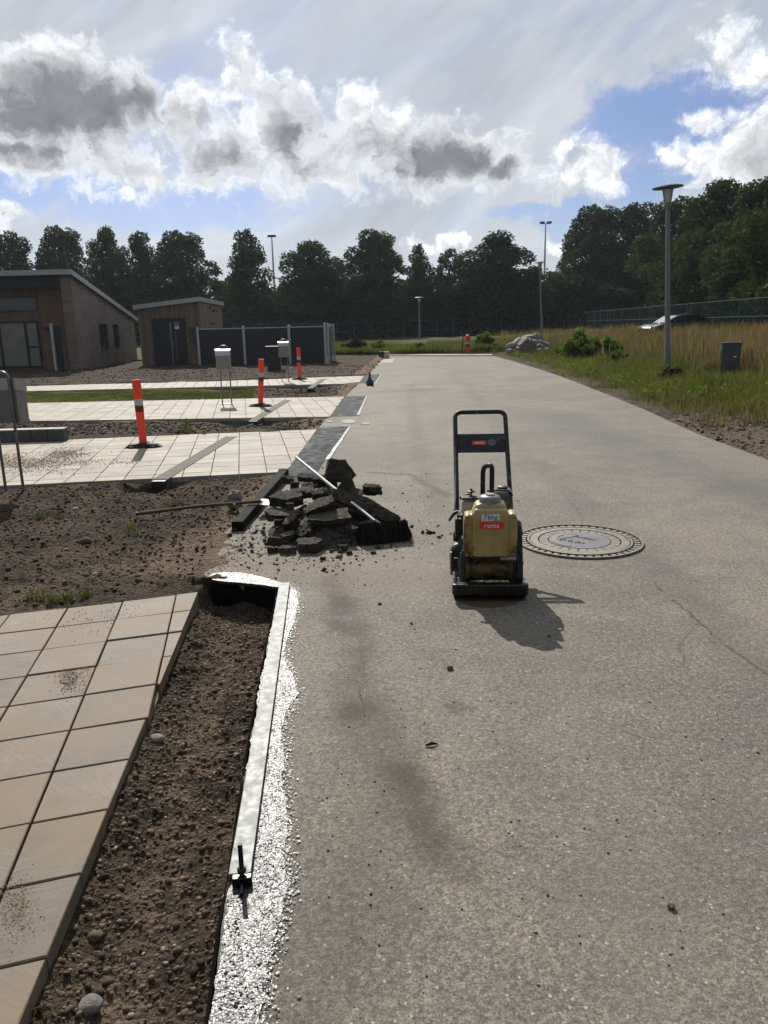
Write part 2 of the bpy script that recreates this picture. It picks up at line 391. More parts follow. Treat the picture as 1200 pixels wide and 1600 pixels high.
def brick_material():
    m = bpy.data.materials.new('pale_brick'); m.use_nodes = True
    n = N(m.node_tree); b = m.node_tree.nodes['Principled BSDF']
    g = n.new('ShaderNodeNewGeometry'); x, y, z = n.xyz(g.outputs['Position'])
    u = n.m('ADD', n.m('MULTIPLY', x, 1.0), n.m('MULTIPLY', y, .6))
    br = n.new('ShaderNodeTexBrick'); n.L.new(n.comb(u, z, 0.0), br.inputs['Vector'])
    br.inputs['Scale'].default_value = 1.0; br.inputs['Brick Width'].default_value = .24; br.inputs['Row Height'].default_value = .068
    br.inputs['Mortar Size'].default_value = .007; br.inputs['Color1'].default_value = (.27, .215, .18, 1)
    br.inputs['Color2'].default_value = (.19, .15, .128, 1); br.inputs['Mortar'].default_value = (.22, .20, .18, 1); br.inputs['Bias'].default_value = 0
    c = n.vm('SCALE', br.outputs['Color'], sc=n.ss(n.noise(g.outputs['Position'], 1.2, 5, .7), .3, .7, .85, 1.12))
    n.L.new(c, b.inputs['Base Color']); b.inputs['Roughness'].default_value = .9
    n.L.new(n.bump(n.m('SUBTRACT', 1.0, br.outputs['Fac']), .6, .008), b.inputs['Normal'])
    return m

M = {}
M['road'] = road_material(); M['soil'] = soil_material()
M['tile_near'] = tile_material('weathered_paver', (.176, .149, .114), (.195, .138, .082), .16, spec=.3, rough=.7)
M['tile'] = tile_material('concrete_paver', (.345, .315, .262), (.36, .27, .165), .05, spec=.25, rough=.75)
M['bitumen'] = bitumen_material()
M['brick'] = brick_material()
M['fresh_asphalt'] = mat('fresh_asphalt', (.032, .036, .042), .80, var=.45, vscale=3, bump=.6, bscale=160, bdist=.004, rvar=.14, coord='World', spec=.10, dirt=(.075, .075, .072), dirt_amt=.35, dirt_scale=2.2)
M['galv'] = mat('galvanised_steel', (.42, .44, .46), .42, .85, var=.18, vscale=9, rvar=.08)
M['galv_dark'] = mat('tarnished_steel_tube', (.20, .20, .20), .38, .8, var=.2, vscale=9)
M['stainless'] = mat('brushed_stainless', (.55, .56, .57), .30, .95, var=.08, vscale=6, stretch=(1, 1, 8))
M['stain_face'] = mat('satin_steel_face', (.24, .235, .22), .5, .3, var=.08, vscale=6)
M['black'] = mat('black_powder_coat', (.012, .015, .022), .5, spec=.3, var=.3, vscale=8, dirt=(.10, .085, .065), dirt_amt=.2, dirt_scale=14)
M['blackplastic'] = mat('black_plastic', (.02, .02, .022), .55, var=.3, vscale=8)
M['rubber'] = mat('recycled_rubber', (.030, .030, .031), .8, var=.4, vscale=12, bump=.4, bscale=120)
M['orange'] = mat('fluorescent_red_orange', (.90, .075, .030), .45, var=.08, vscale=6, dirt=(.35, .06, .04), dirt_amt=.1)
M['reflect'] = mat('grey_reflective_band', (.48, .49, .50), .35, .1, var=.1)
M['darkred'] = mat('dark_red_band', (.14, .012, .014), .4, var=.15)
M['oiled_plate'] = mat('oily_cast_iron', (.013, .012, .012), .30, .3, var=.5, vscale=15, bump=.5, bscale=60, rvar=.1)
def tank_material():
    m = bpy.data.materials.new('yellowed_plastic'); m.use_nodes = True
    n = N(m.node_tree); b = m.node_tree.nodes['Principled BSDF']; co = n.new('ShaderNodeTexCoord').outputs['Object']; x, y, z = n.xyz(co)
    c = n.mix(n.ss(n.noise(co, 6, 5, .65), .3, .7), (.30, .215, .066), (.42, .325, .125))
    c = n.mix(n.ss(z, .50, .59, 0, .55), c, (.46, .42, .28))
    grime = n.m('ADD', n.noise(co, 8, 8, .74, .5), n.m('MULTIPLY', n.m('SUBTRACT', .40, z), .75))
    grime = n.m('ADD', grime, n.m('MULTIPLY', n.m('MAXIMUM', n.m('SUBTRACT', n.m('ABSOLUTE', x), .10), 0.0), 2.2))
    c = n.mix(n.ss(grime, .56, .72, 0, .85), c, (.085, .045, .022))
    sp = n.ss(n.noise(co, 75, 5, .8), .60, .66); c = n.mix(n.m('MULTIPLY', sp, .7), c, (.07, .04, .02))
    n.L.new(c, b.inputs['Base Color']); n.L.new(n.ss(grime, .5, .7, .42, .8), b.inputs['Roughness']); b.inputs['Specular IOR Level'].default_value = .35
    n.L.new(n.bump(n.noise(co, 60, 4, .7), .25, .003), b.inputs['Normal']); return m
M['tank'] = tank_material()
M['engine'] = mat('engine_grey_metal', (.13, .125, .115), .42, .55, var=.4, vscale=20, dirt=(.05, .035, .02), dirt_amt=.5, dirt_scale=15)
M['cream'] = mat('dusty_cream_cover', (.40, .37, .31), .5, var=.2, vscale=12, dirt=(.10, .075, .05), dirt_amt=.3, dirt_scale=16)
M['capgrey'] = mat('grey_screw_cap', (.19, .195, .20), .5, var=.15, vscale=20)
M['exciter'] = mat('oily_yellow_housing', (.16, .10, .02), .38, .1, var=.4, vscale=12, dirt=(.02, .017, .012), dirt_amt=.7, dirt_scale=12)
M['stick_red'] = mat('red_sticker', (.62, .035, .025), .4, var=.05)
M['stick_white'] = mat('white_sticker', (.72, .72, .70), .4, var=.05)
M['print_white'] = mat('white_print', (.78, .78, .76), .5, var=.02)
M['print_navy'] = mat('navy_print', (.012, .02, .07), .5, var=.02)
M['emblem'] = mat('faded_grey_print', (.15, .18, .20), .5, var=.1)
M['cast'] = mat('worn_cast_iron', (.16, .145, .118), .6, .15, var=.25, vscale=18, bump=.5, bscale=140, coord='World', dirt=(.23, .19, .14), dirt_amt=.3)
M['cast_dark'] = mat('manhole_groove', (.095, .085, .070), .8, var=.3, vscale=18, coord='World')
M['cast_plate'] = mat('violet_grey_iron', (.13, .127, .145), .5, .2, var=.3, vscale=9, coord='World', dirt=(.17, .15, .115), dirt_amt=.3)
M['chunk'] = mat('broken_asphalt', (.050, .044, .037), .85, var=.5, vscale=14, bump=1.0, bscale=85, bdist=.025, objvar=.3, spec=.25, dirt=(.11, .085, .06), dirt_amt=.32, dirt_scale=13)
M['chunk_light'] = mat('dusty_broken_asphalt', (.135, .115, .09), .9, var=.5, vscale=14, bump=1.0, bscale=85, bdist=.02, objvar=.2, spec=.2, dirt=(.04, .034, .028), dirt_amt=.4, dirt_scale=13)
M['stone'] = mat('pale_field_stone', (.185, .172, .155), .85, var=.25, vscale=5, bump=.6, bscale=25, bdist=.02, objvar=.22)
def island_material(name, c1, c2, c3, rough=.9):
    m = bpy.data.materials.new(name); m.use_nodes = True
    n = N(m.node_tree); b = m.node_tree.nodes['Principled BSDF']; g = n.new('ShaderNodeNewGeometry'); r = g.outputs['Random Per Island']
    c = n.mix(n.ss(r, 0, .85), c1, c2); c = n.mix(n.ss(r, .93, .97), c, c3)
    c = n.vm('SCALE', c, sc=n.ss(n.noise(g.outputs['Position'], 160, 3, .7), .3, .7, .65, 1.3))
    n.L.new(c, b.inputs['Base Color']); b.inputs['Roughness'].default_value = rough; b.inputs['Specular IOR Level'].default_value = .2
    n.L.new(n.bump(n.noise(g.outputs['Position'], 110, 3, .7), .6, .006), b.inputs['Normal']); return m
M['pebble'] = island_material('soil_pebble', (.070, .050, .034), (.180, .125, .082), (.30, .27, .23))
M['clod'] = island_material('dark_soil_clod', (.036, .029, .022), (.115, .085, .060), (.16, .12, .085))
M['board_al'] = mat('smeared_metal_board', (.20, .215, .205), .54, .0, var=.2, vscale=11, rvar=.07, bump=.15, bscale=60, bdist=.001, spec=.36, dirt=(.05, .05, .05), dirt_amt=.12, dirt_scale=22)
M['cut_black'] = mat('bitumen_edge_painted_shade', (.012, .011, .010), .95, spec=.0, var=.4, bump=.6, bscale=50, bdist=.01)  # bitumen tone, blackened to hold the shade below the trench lip
M['blackwood'] = mat('tarred_timber', (.010, .010, .011), .85, spec=.12, var=.4, vscale=12, bump=.6, bscale=50, bdist=.006)
M['wood_handle'] = mat('worn_wood_handle', (.10, .08, .06), .8, spec=.15, var=.25, vscale=10)
M['alu'] = mat('bright_aluminium_tube', (.60, .60, .60), .32, .9, var=.1, vscale=9)
M['bristle'] = island_material('black_bristles', (.008, .008, .008), (.03, .027, .022), (.10, .09, .075), .7)
M['timber'] = mat('larch_cladding', (.19, .145, .105), .8, var=.22, vscale=5, stretch=(6, 6, .5), objvar=.18, bump=.3, bscale=30)
M['timber_red'] = mat('reddish_cladding', (.165, .105, .075), .8, var=.2, vscale=5, stretch=(6, 6, .5), objvar=.14, bump=.3, bscale=30)
M['roofgrey'] = mat('zinc_roof_trim', (.42, .44, .46), .5, .3, var=.1)
M['roofing'] = mat('roofing_felt', (.06, .06, .065), .9, var=.2)
M['anthracite'] = mat('anthracite_panel', (.022, .026, .036), .5, var=.15, vscale=2)
M['frame_dark'] = mat('dark_window_frame', (.014, .016, .022), .4, var=.1)
M['glass'] = mat('dim_window_glass', (.045, .05, .055), .06, .0, var=.2, vscale=.8, spec=.9)
M['blind'] = mat('pane_over_pale_blind', (.20, .195, .18), .18, .0, var=.15, vscale=1.5, spec=.6)
M['whitepost'] = mat('pale_grey_post', (.46, .48, .50), .45, .3, var=.1)
M['concrete'] = mat('concrete_base', (.30, .28, .25), .85, var=.2, vscale=6, bump=.4, bscale=80)
M['bedding'] = mat('concrete_bedding', (.16, .15, .135), .95, var=.3, vscale=6, bump=.5, bscale=60)
M['block'] = mat('dark_concrete_block', (.075, .078, .085), .85, var=.2, vscale=6, objvar=.12, bump=.3)
M['blocktop'] = mat('light_block_top', (.42, .40, .36), .8, var=.2)
M['lamp_grey'] = mat('grey_lamp_post', (.20, .21, .22), .55, .4, var=.15, vscale=4)
M['lamp_glass'] = mat('frosted_lamp_glass', (.55, .56, .56), .3, var=.05)
M['cabinet'] = mat('grey_green_cabinet', (.055, .062, .062), .55, var=.15, vscale=4)
M['cabinet_side'] = mat('pale_cabinet_plinth', (.22, .23, .22), .6, var=.15, vscale=4)
M['carpaint'] = mat('silver_car_paint', (.085, .09, .10), .32, .6, var=.05, coat=.8)
M['cardark'] = mat('dark_car_paint', (.02, .022, .028), .22, .3, var=.05, coat=.8)
M['carglass'] = mat('car_glass', (.015, .018, .02), .05, 0, spec=1.0)
M['tyre'] = mat('tyre_rubber', (.02, .02, .02), .85)
M['bark'] = mat('tree_bark', (.055, .048, .038), .95, var=.3, vscale=4, bump=.6, bscale=10, bdist=.03)
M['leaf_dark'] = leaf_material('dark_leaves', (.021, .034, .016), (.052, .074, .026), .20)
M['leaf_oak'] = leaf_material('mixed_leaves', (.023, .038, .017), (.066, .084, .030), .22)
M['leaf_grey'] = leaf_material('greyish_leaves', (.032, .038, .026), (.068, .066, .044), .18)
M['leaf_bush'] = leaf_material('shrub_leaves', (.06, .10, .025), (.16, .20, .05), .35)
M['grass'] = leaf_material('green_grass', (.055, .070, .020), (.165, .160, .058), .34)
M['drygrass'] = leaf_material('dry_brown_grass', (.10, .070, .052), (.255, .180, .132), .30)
M['weed_dry'] = leaf_material('withered_weed', (.035, .022, .018), (.075, .045, .03), .1)
M['green_net'] = mat('dark_green_post', (.02, .05, .04), .6)
M['post_steel'] = mat('fence_post_steel', (.075, .09, .10), .8, .0, var=.1, spec=.2)
def net_material():
    m = bpy.data.materials.new('windbreak_net'); m.use_nodes = True
    nt = m.node_tree; n = N(nt); b = nt.nodes['Principled BSDF']; out = nt.nodes['Material Output']
    b.inputs['Base Color'].default_value = (.012, .026, .028, 1); b.inputs['Roughness'].default_value = 1.0; b.inputs['Specular IOR Level'].default_value = 0
    t = n.new('ShaderNodeBsdfTransparent'); mx = n.new('ShaderNodeMixShader'); mx.inputs[0].default_value = .45
    n.L.new(t.outputs[0], mx.inputs[1]); n.L.new(b.outputs[0], mx.inputs[2]); n.L.new(mx.outputs[0], out.inputs[0])
    return m
M['net'] = net_material()
M['red_plastic'] = mat('red_plastic', (.6, .05, .03), .45)
M['brownwood'] = mat('brown_stake', (.09, .04, .02), .8)
M['yellowcan'] = mat('yellow_residue', (.55, .42, .10), .5)
M['milky'] = mat('milky_plastic', (.62, .60, .52), .4)
M['darkblue'] = mat('dark_blue_plastic', (.03, .035, .06), .5)
def grate_material():
    m = bpy.data.materials.new('perforated_grating'); m.use_nodes = True
    n = N(m.node_tree); b = m.node_tree.nodes['Principled BSDF']
    co = n.new('ShaderNodeTexCoord').outputs['Object']
    x, y, z = n.xyz(co)
    v = n.vor(n.comb(x, y, 0.0), 55, 'Distance', rnd=.0)
    hole = n.ss(v, .36, .26)
    n.L.new(n.mix(hole, (.20, .19, .175), (.02, .02, .02)), b.inputs['Base Color'])
    b.inputs['Specular IOR Level'].default_value = .12; b.inputs['Roughness'].default_value = .8
    n.L.new(n.bump(n.m('SUBTRACT', 1.0, hole), .8, .004), b.inputs['Normal'])
    return m
M['grate'] = grate_material()

# ------------------------------------------------------------------ mesh helpers
def tag(o, label=None, cat=None, group=None, kind=None):
    if label: o['label'] = label
    if cat: o['category'] = cat
    if group: o['group'] = group
    if kind: o['kind'] = kind
    return o
def thing(name, label, cat, loc=(0, 0, 0), rz=0.0, group=None, rot=None, kind=None):
    o = bpy.data.objects.new(name, None); C.objects.link(o); o.location = loc
    o.rotation_euler = rot if rot else (0, 0, rz); o.empty_display_size = .1
    return tag(o, label, cat, group, kind)
class MB:
    def __init__(s): s.v = []; s.f = []
    def add(s, vs, fs):
        k = len(s.v); s.v += [tuple(v) for v in vs]; s.f += [tuple(i + k for i in f) for f in fs]; return s
    def box(s, x0, x1, y0, y1, z0, z1, mtx=None):
        vs = [Vector((x, y, z)) for z in (z0, z1) for (x, y) in ((x0, y0), (x1, y0), (x1, y1), (x0, y1))]
        if mtx: vs = [mtx @ v for v in vs]
        return s.add(vs, [(3, 2, 1, 0), (4, 5, 6, 7), (0, 1, 5, 4), (1, 2, 6, 5), (2, 3, 7, 6), (3, 0, 4, 7)])
    def prism(s, poly, z0, z1, mtx=None):
        n = len(poly); a = sum(poly[i][0] * poly[(i + 1) % n][1] - poly[(i + 1) % n][0] * poly[i][1] for i in range(n))
        if a < 0: poly = poly[::-1]
        vs = [Vector((p[0], p[1], z0)) for p in poly] + [Vector((p[0], p[1], z1)) for p in poly]
        if mtx: vs = [mtx @ v for v in vs]
        return s.add(vs, [tuple(range(n - 1, -1, -1)), tuple(range(n, 2 * n))] + [(i, (i + 1) % n, n + (i + 1) % n, n + i) for i in range(n)])
    def tube(s, pts, r, seg=8, closed=False, cap=True):
        pts = [Vector(p) for p in pts]; n = len(pts)
        rs = r if isinstance(r, (list, tuple)) else [r] * n
        up = None; rings = []
        for i in range(n):
            a = pts[i - 1] if (i > 0 or closed) else pts[i]; b = pts[(i + 1) % n] if (i < n - 1 or closed) else pts[i]
            t = (b - a).normalized()
            if up is None: up = t.orthogonal().normalized()
            else:
                up = (up - t * up.dot(t)).normalized()
            w = t.cross(up)
            rings.append([pts[i] + (up * math.cos(2 * math.pi * k / seg) + w * math.sin(2 * math.pi * k / seg)) * rs[i] for k in range(seg)])
        vs = [v for rg in rings for v in rg]; fs = []
        m = n if closed else n - 1
        for i in range(m):
            j = (i + 1) % n
            for k in range(seg): fs.append((i * seg + k, i * seg + (k + 1) % seg, j * seg + (k + 1) % seg, j * seg + k))
        if cap and not closed:
            fs.append(tuple(range(seg - 1, -1, -1))); fs.append(tuple((n - 1) * seg + k for k in range(seg)))
        return s.add(vs, fs)
    def lathe(s, prof, seg=24, mtx=None):
        vs = []; fs = []
        n = len(prof)
        for (r, z) in prof:
            for k in range(seg): vs.append(Vector((r * math.cos(2 * math.pi * k / seg), r * math.sin(2 * math.pi * k / seg), z)))
        if mtx: vs = [mtx @ v for v in vs]
        for i in range(n - 1):
            for k in range(seg): fs.append((i * seg + k, i * seg + (k + 1) % seg, (i + 1) * seg + (k + 1) % seg, (i + 1) * seg + k))
        fs.append(tuple(range(seg - 1, -1, -1))); fs.append(tuple((n - 1) * seg + k for k in range(seg)))
        return s.add(vs, fs)
    def build(s, name, m=None, parent=None, bevel=0.0, smooth=False, seg=2, loc=None, rot=None, kind=None, label=None):
        me = bpy.data.meshes.new(name); me.from_pydata(s.v, [], s.f); me.update()
        o = bpy.data.objects.new(name, me); C.objects.link(o)
        if m is not None: me.materials.append(M[m] if isinstance(m, str) else m)
        if parent: o.parent = parent
        if loc is not None: o.location = loc
        if rot is not None: o.rotation_euler = rot
        if bevel:
            b = o.modifiers.new('bevel', 'BEVEL'); b.width = bevel; b.segments = seg; b.limit_method = 'ANGLE'; b.angle_limit = R(35)
        if smooth: me.shade_auto_smooth = None if False else None
        if smooth:
            for p in me.polygons: p.use_smooth = True
        if kind: o['kind'] = kind
        if label: o['label'] = label
        return o
MB_shade = None
def fix_smooth(o, ang=40):
    me = o.data
    for p in me.polygons: p.use_smooth = True
    me.set_sharp_from_angle(angle=R(ang))
_build = MB.build
def build2(s, name, m=None, parent=None, bevel=0.0, smooth=False, **k):
    s_ = smooth; o = _build(s, name, m, parent, bevel, False, **k)
    if s_: fix_smooth(o)
    return o
MB.build = build2
def copy_tree(o, parent=None):
    c = o.copy(); C.objects.link(c); c.parent = parent
    for ch in list(o.children): copy_tree(ch, c)
    return c
def text_part(name, body, size, m, parent, loc, rot, ext=.0006, align='CENTER', sx=1.0):
    cu = bpy.data.curves.new(name, 'FONT'); cu.body = body; cu.size = size; cu.extrude = ext; cu.align_x = align; cu.align_y = 'CENTER'; cu.resolution_u = 3
    t = bpy.data.objects.new(name + '_tmp', cu); C.objects.link(t)
    dg = bpy.context.evaluated_depsgraph_get()
    me = bpy.data.meshes.new_from_object(t.evaluated_get(dg)); bpy.data.objects.remove(t); bpy.data.curves.remove(cu)
    me.materials.clear(); me.materials.append(M[m]); me.name = name
    o = bpy.data.objects.new(name, me); C.objects.link(o); o.parent = parent; o.location = loc; o.rotation_euler = rot; o.scale = (sx, 1, 1)
    return o
def rounded(x0, x1, y0, y1, r, k=4):
    out = []
    for (cx, cy, a0) in ((x1 - r, y1 - r, 0), (x0 + r, y1 - r, 90), (x0 + r, y0 + r, 180), (x1 - r, y0 + r, 270)):
        for i in range(k + 1):
            a = R(a0 + 90 * i / k); out.append((cx + r * math.cos(a), cy + r * math.sin(a)))
    return out
def arc_corner(p0, p1, p2, r, k=5):
    """points rounding corner p1"""
    p0, p1, p2 = Vector(p0), Vector(p1), Vector(p2)
    a = p1 + (p0 - p1).normalized() * r; b = p1 + (p2 - p1).normalized() * r
    return [(a.lerp(p1, t)).lerp(p1.lerp(b, t), t) for t in [i / k for i in range(k + 1)]]

# ------------------------------------------------------------------ numpy noise
_perm = rng.random((256, 256))
def vnoise(x, y):
    xi = np.floor(x).astype(int); yi = np.floor(y).astype(int); fx = x - xi; fy = y - yi
    fx = fx * fx * (3 - 2 * fx); fy = fy * fy * (3 - 2 * fy)
    g = lambda a, b: _perm[a % 256, b % 256]
    return (g(xi, yi) * (1 - fx) + g(xi + 1, yi) * fx) * (1 - fy) + (g(xi, yi + 1) * (1 - fx) + g(xi + 1, yi + 1) * fx) * fy
def fbm(x, y, s, o=4, g=.5):
    t = 0; a = 1; n = 0
    for i in range(o):
        t = t + a * (vnoise(x * s + 17.3 * i, y * s - 9.1 * i) - .5); n += a; a *= g; s *= 2.03
    return t / n * 2
def sstep(a, b, x):
    t = np.clip((x - a) / (b - a), 0, 1); return t * t * (3 - 2 * t)
def sdist(x, y, poly):
    """signed distance to polygon, negative inside"""
    d = np.full(x.shape, 1e9); ins = np.zeros(x.shape, bool); n = len(poly)
    for i in range(n):
        ax, ay = poly[i]; bx, by = poly[(i + 1) % n]
        ex, ey = bx - ax, by - ay; L = ex * ex + ey * ey + 1e-12
        t = np.clip(((x - ax) * ex + (y - ay) * ey) / L, 0, 1)
        d = np.minimum(d, np.hypot(x - ax - t * ex, y - ay - t * ey))
        c = ((ay > y) != (by > y)) & (x < ex * (y - ay) / (ey if abs(ey) > 1e-9 else 1e-9) + ax)
        ins ^= c
    return np.where(ins, -d, d)

# ------------------------------------------------------------------ plan of the ground (metres, found from the photograph)
ROAD_L = [(-.40, -4.0)] + [at2(*p) for p in [(328, 1600), (345, 1450), (360, 1375), (388, 1180), (412, 1040), (436, 918), (400, 913), (333, 906),
          (318, 898), (335, 875), (350, 850), (352, 832), (385, 800), (400, 770), (430, 750), (447, 739), (458, 722), (497, 671), (502, 664), (508, 655),
          (517, 651), (540, 620), (548, 611), (556, 603), (563, 598), (572, 586), (582, 577), (592, 567), (598, 561), (606, 555.5)]]
ROAD_R = [at2(*p) for p in [(768, 555.5), (800, 564), (850, 579), (900, 597), (960, 621), (1010, 641), (1050, 660), (1100, 682), (1150, 700), (1210, 722)]] + [(6.6, 7.4), (8.5, 5.5), (9, -4)]
def roughen(poly, step, amp, seed):
    out = []
    n = len(poly)
    for i in range(n):
        a = Vector(poly[i]); b = Vector(poly[(i + 1) % n]); L = (b - a).length
        st = max(step, .012 * min(a.length, b.length)); k = max(1, int(L / st)); k = min(k, 120)
        nr = Vector((-(b - a).y, (b - a).x)).normalized() if L > 1e-6 else Vector((0, 0))
        for j in range(k):
            p = a.lerp(b, j / k)
            q = mn.noise(Vector((p.x * 6 + seed, p.y * 6, 0))) + .6 * mn.noise(Vector((p.x * 25 + seed, p.y * 25, 0)))
            out.append(tuple(p + nr * q * amp))
    return out
ROAD = ROAD_L + ROAD_R
ROAD_E = roughen(ROAD, .05, .012, 3.3)
# driveway outlines
W0 = [at2(310, 924), at2(28, 1600), (-.95, .2), (-3.2, .35), (-3.2, at2(0, 960)[1] - .35), at2(0, 960)]
W1 = [at2(-60, 760.5), at2(237, 749.5), at2(447, 736), at2(495, 671), at2(300, 683), at2(-60, 693)]
W2 = [at2(-40, 656), at2(200, 655.5), at2(385, 657), at2(515, 650.5), at2(538, 620), at2(300, 626), at2(-40, 631)]
W3 = [at2(-40, 613), at2(300, 607.5), at2(480, 605), at2(561, 598), at2(570, 587), at2(300, 597), at2(-40, 604)]
W4 = [at2(300, 575), at2(513, 570.5), at2(596, 568), at2(602, 561.5), at2(522, 563), at2(470, 567), at2(300, 570)]
TRENCH = [at2(310, 920), at2(333, 906), at2(436, 918), at2(412, 1040), at2(388, 1180), at2(360, 1375), at2(345, 1450), at2(328, 1600), (-.40, -2), (-1.0, -2), at2(28, 1600)]
GRAVEL = [at2(1040, 652), at2(1080, 645), at2(1140, 650), at2(1260, 648), at2(1330, 700), at2(1260, 735), at2(1150, 700)]
drain_dir = Vector(at2(361, 682)) - Vector(at2(251, 749))
DR0 = Vector(at2(251, 749)); DRd = drain_dir.normalized()

def H_left(x, y):
    far = sstep(9, 20, y)
    z = -0.035 + fbm(x, y, .9, 3) * .085 + fbm(x, y, 2.2, 4) * .035 * (1 - .3 * far) + fbm(x, y, 11, 4, .6) * .018 * (1 - far * .5)
    # clumps in the near ground
    z = z + np.maximum(0, fbm(x, y, 24, 3, .6)) * .022 * (1 - far)
    dr = sdist(x, y, ROAD)
    z = np.where(True, z + .02 * sstep(.6, .0, dr) * sstep(5.6, 6.2, y), z)
    # hollows at the open ends of the drain
    for c, r, dep in ((at2(248, 756), .40, .30), (at2(222, 757), .34, .15), (at2(395, 660), .6, .30), (at2(378, 660), .6, .16), (at2(486, 608), .7, .24), (at2(470, 609), .6, .1)):
        q = np.hypot((x - c[0]), (y - c[1]) * 1.0) / r
        z = z - dep * sstep(1.0, .1, q)
    for c, r, dep in ((at2(330, 760), .6, .07), (at2(60, 800), .9, .04), (at2(470, 655), .8, .05), (at2(120, 830), .7, .05)):
        q = np.hypot(x - c[0], y - c[1]) / r
        z = z + dep * sstep(1.0, 0, q)
    # trench
    dt = sdist(x, y, TRENCH)
    wall = sstep(.05, -.03, dt)
    e = sdist(x, y, ROAD)
    tz = -.115 + fbm(x, y, 3.1, 4) * .035 + fbm(x, y, 14, 4, .6) * .022 + np.maximum(0, fbm(x, y, 30, 3, .6)) * .02 + .055 * sstep(.16, .0, -sdist(x, y, TRENCH) + 0 * e) * sstep(.02, .25, sdist(x, y, ROAD))
    ce = at2(400, 918); tz = tz - .09 * sstep(.55, .15, np.hypot((x - ce[0]) * .8, y - ce[1]))
    z = z * (1 - wall) + tz * wall
    z = np.where(dr < -.02, np.minimum(z, -.16), z)
    ov = (y > 4.98) & (y < 8.3) & (x < -.35) & (dr < .10) & (dr > -.30)
    z = np.where(ov, .006 + fbm(x, y, 4.5, 4, .6) * .035 + fbm(x, y, 20, 3, .6) * .008 + dr * .16, z)
    for W in (W0, W1, W2, W3):
        dw = sdist(x, y, W)
        z = np.where(dw < -.02, np.minimum(z, -.22), z)
        z = z - .03 * sstep(.12, .0, np.abs(dw)) * (1 if W is not W0 else .5)
    z = z + .10 * sstep(18, 32, y)
    return z
def H_right(x, y):
    s = sdist(x, y, ROAD)
    z = -.01 + .42 * sstep(.6, 9, s) + .36 * sstep(7, 16, s) + fbm(x, y, .25, 3) * .10 * sstep(1, 5, s) + fbm(x, y, 2.5, 3) * .03
    fld = sstep(44, 60, y) * sstep(22, 8, x)
    z = z * (1 - .55 * fld)
    return np.where(s < -.05, -.16, z)
def Hs(f, x, y): return float(f(np.array([x]), np.array([y]))[0])
def march(px, py, f, t0=4, t1=140):
    d = ray(px, py); t = t0 * 1.012 ** np.arange(int(math.log(t1 / t0) / math.log(1.012)) + 2)
    x, y, z = d.x * t, d.y * t, H_EYE + d.z * t
    k = np.nonzero(z < f(x, y))[0]; k = k[0] if len(k) else len(t) - 1
    if k > 0:
        t2 = np.linspace(t[k - 1], t[k], 12); x, y, z = d.x * t2, d.y * t2, H_EYE + d.z * t2
        j = np.nonzero(z < f(x, y))[0]; j = j[0] if len(j) else 11
        return Vector((x[j], y[j], z[j]))
    return CAMP + d * t[k]

def heightfield(name, x0, x1, y0, y1, step, f, m, blend=None, keep=None, skirt=0):
    nx = int((x1 - x0) / step) + 1; ny = int((y1 - y0) / step) + 1
    xs = np.linspace(x0, x1, nx); ys = np.linspace(y0, y1, ny)
    X, Y = np.meshgrid(xs, ys); Z = f(X, Y)
    v = np.stack([X, Y, Z], -1).reshape(-1, 3)
    i = np.arange(nx * ny).reshape(ny, nx)
    q = np.stack([i[:-1, :-1], i[:-1, 1:], i[1:, 1:], i[1:, :-1]], -1).reshape(-1, 4)
    if keep is not None:
        cx = v[q].mean(1); k = keep(cx[:, 0], cx[:, 1]); q = q[k]
        used = np.unique(q); mp = -np.ones(len(v), int); mp[used] = np.arange(len(used)); v = v[used]; q = mp[q]
    me = bpy.data.meshes.new(name)
    me.vertices.add(len(v)); me.vertices.foreach_set('co', v.ravel())
    me.loops.add(len(q) * 4); me.loops.foreach_set('vertex_index', q.ravel())
    me.polygons.add(len(q)); me.polygons.foreach_set('loop_start', np.arange(0, len(q) * 4, 4)); me.polygons.foreach_set('loop_total', np.full(len(q), 4))
    me.update(); me.validate()
    if blend is not None:
        b = blend(v[:, 0], v[:, 1]); at_ = me.color_attributes.new('blend', 'FLOAT_COLOR', 'POINT')
        at_.data.foreach_set('color', np.concatenate([b, np.ones((len(v), 1))], 1).ravel())
    me.polygons.foreach_set('use_smooth', np.ones(len(q), bool))
    me.materials.append(M[m]); o = bpy.data.objects.new(name, me); C.objects.link(o); o['kind'] = 'structure'
    return o
def blend_left(x, y):
    s = sdist(x, y, ROAD)
    sand = .75 * sstep(.7, .0, s) * sstep(4.6, 5.4, y) + .45 * sstep(.8, .1, s) * sstep(9, 12, y)
    c = at2(190, 870); sand = sand + .5 * sstep(.9, .2, np.hypot(x - c[0], (y - c[1])))
    c = at2(20, 940); sand = sand + .5 * sstep(.7, .2, np.hypot(x - c[0], (y - c[1])))
    c = at2(345, 1180)
    # brown sandy sub-base inside the trench
    dt = sdist(x, y, TRENCH); sand = np.where(dt < 0, .16 + .36 * sstep(-.05, -.18, dt) * sstep(.06, .22, s), sand)
    g1 = (y > Vector(at2(200, 627)).y) & (y < at2(200, 606)[1]) & (x < at2(395, 620)[0])
    grass = np.where(g1, .9, .0)
    return np.stack([np.clip(sand, 0, 1), grass, np.zeros_like(sand)], -1)
def blend_right(x, y):
    s = sdist(x, y, ROAD); g = sdist(x, y, GRAVEL)
    gravel = sstep(.5, -.3, g) * .9
    grass = sstep(.1, .6, s) * (1 - gravel)
    sand = sstep(.35, .0, np.abs(s)) * .7 * (1 - gravel)
    return np.stack([sand, grass, gravel], -1)

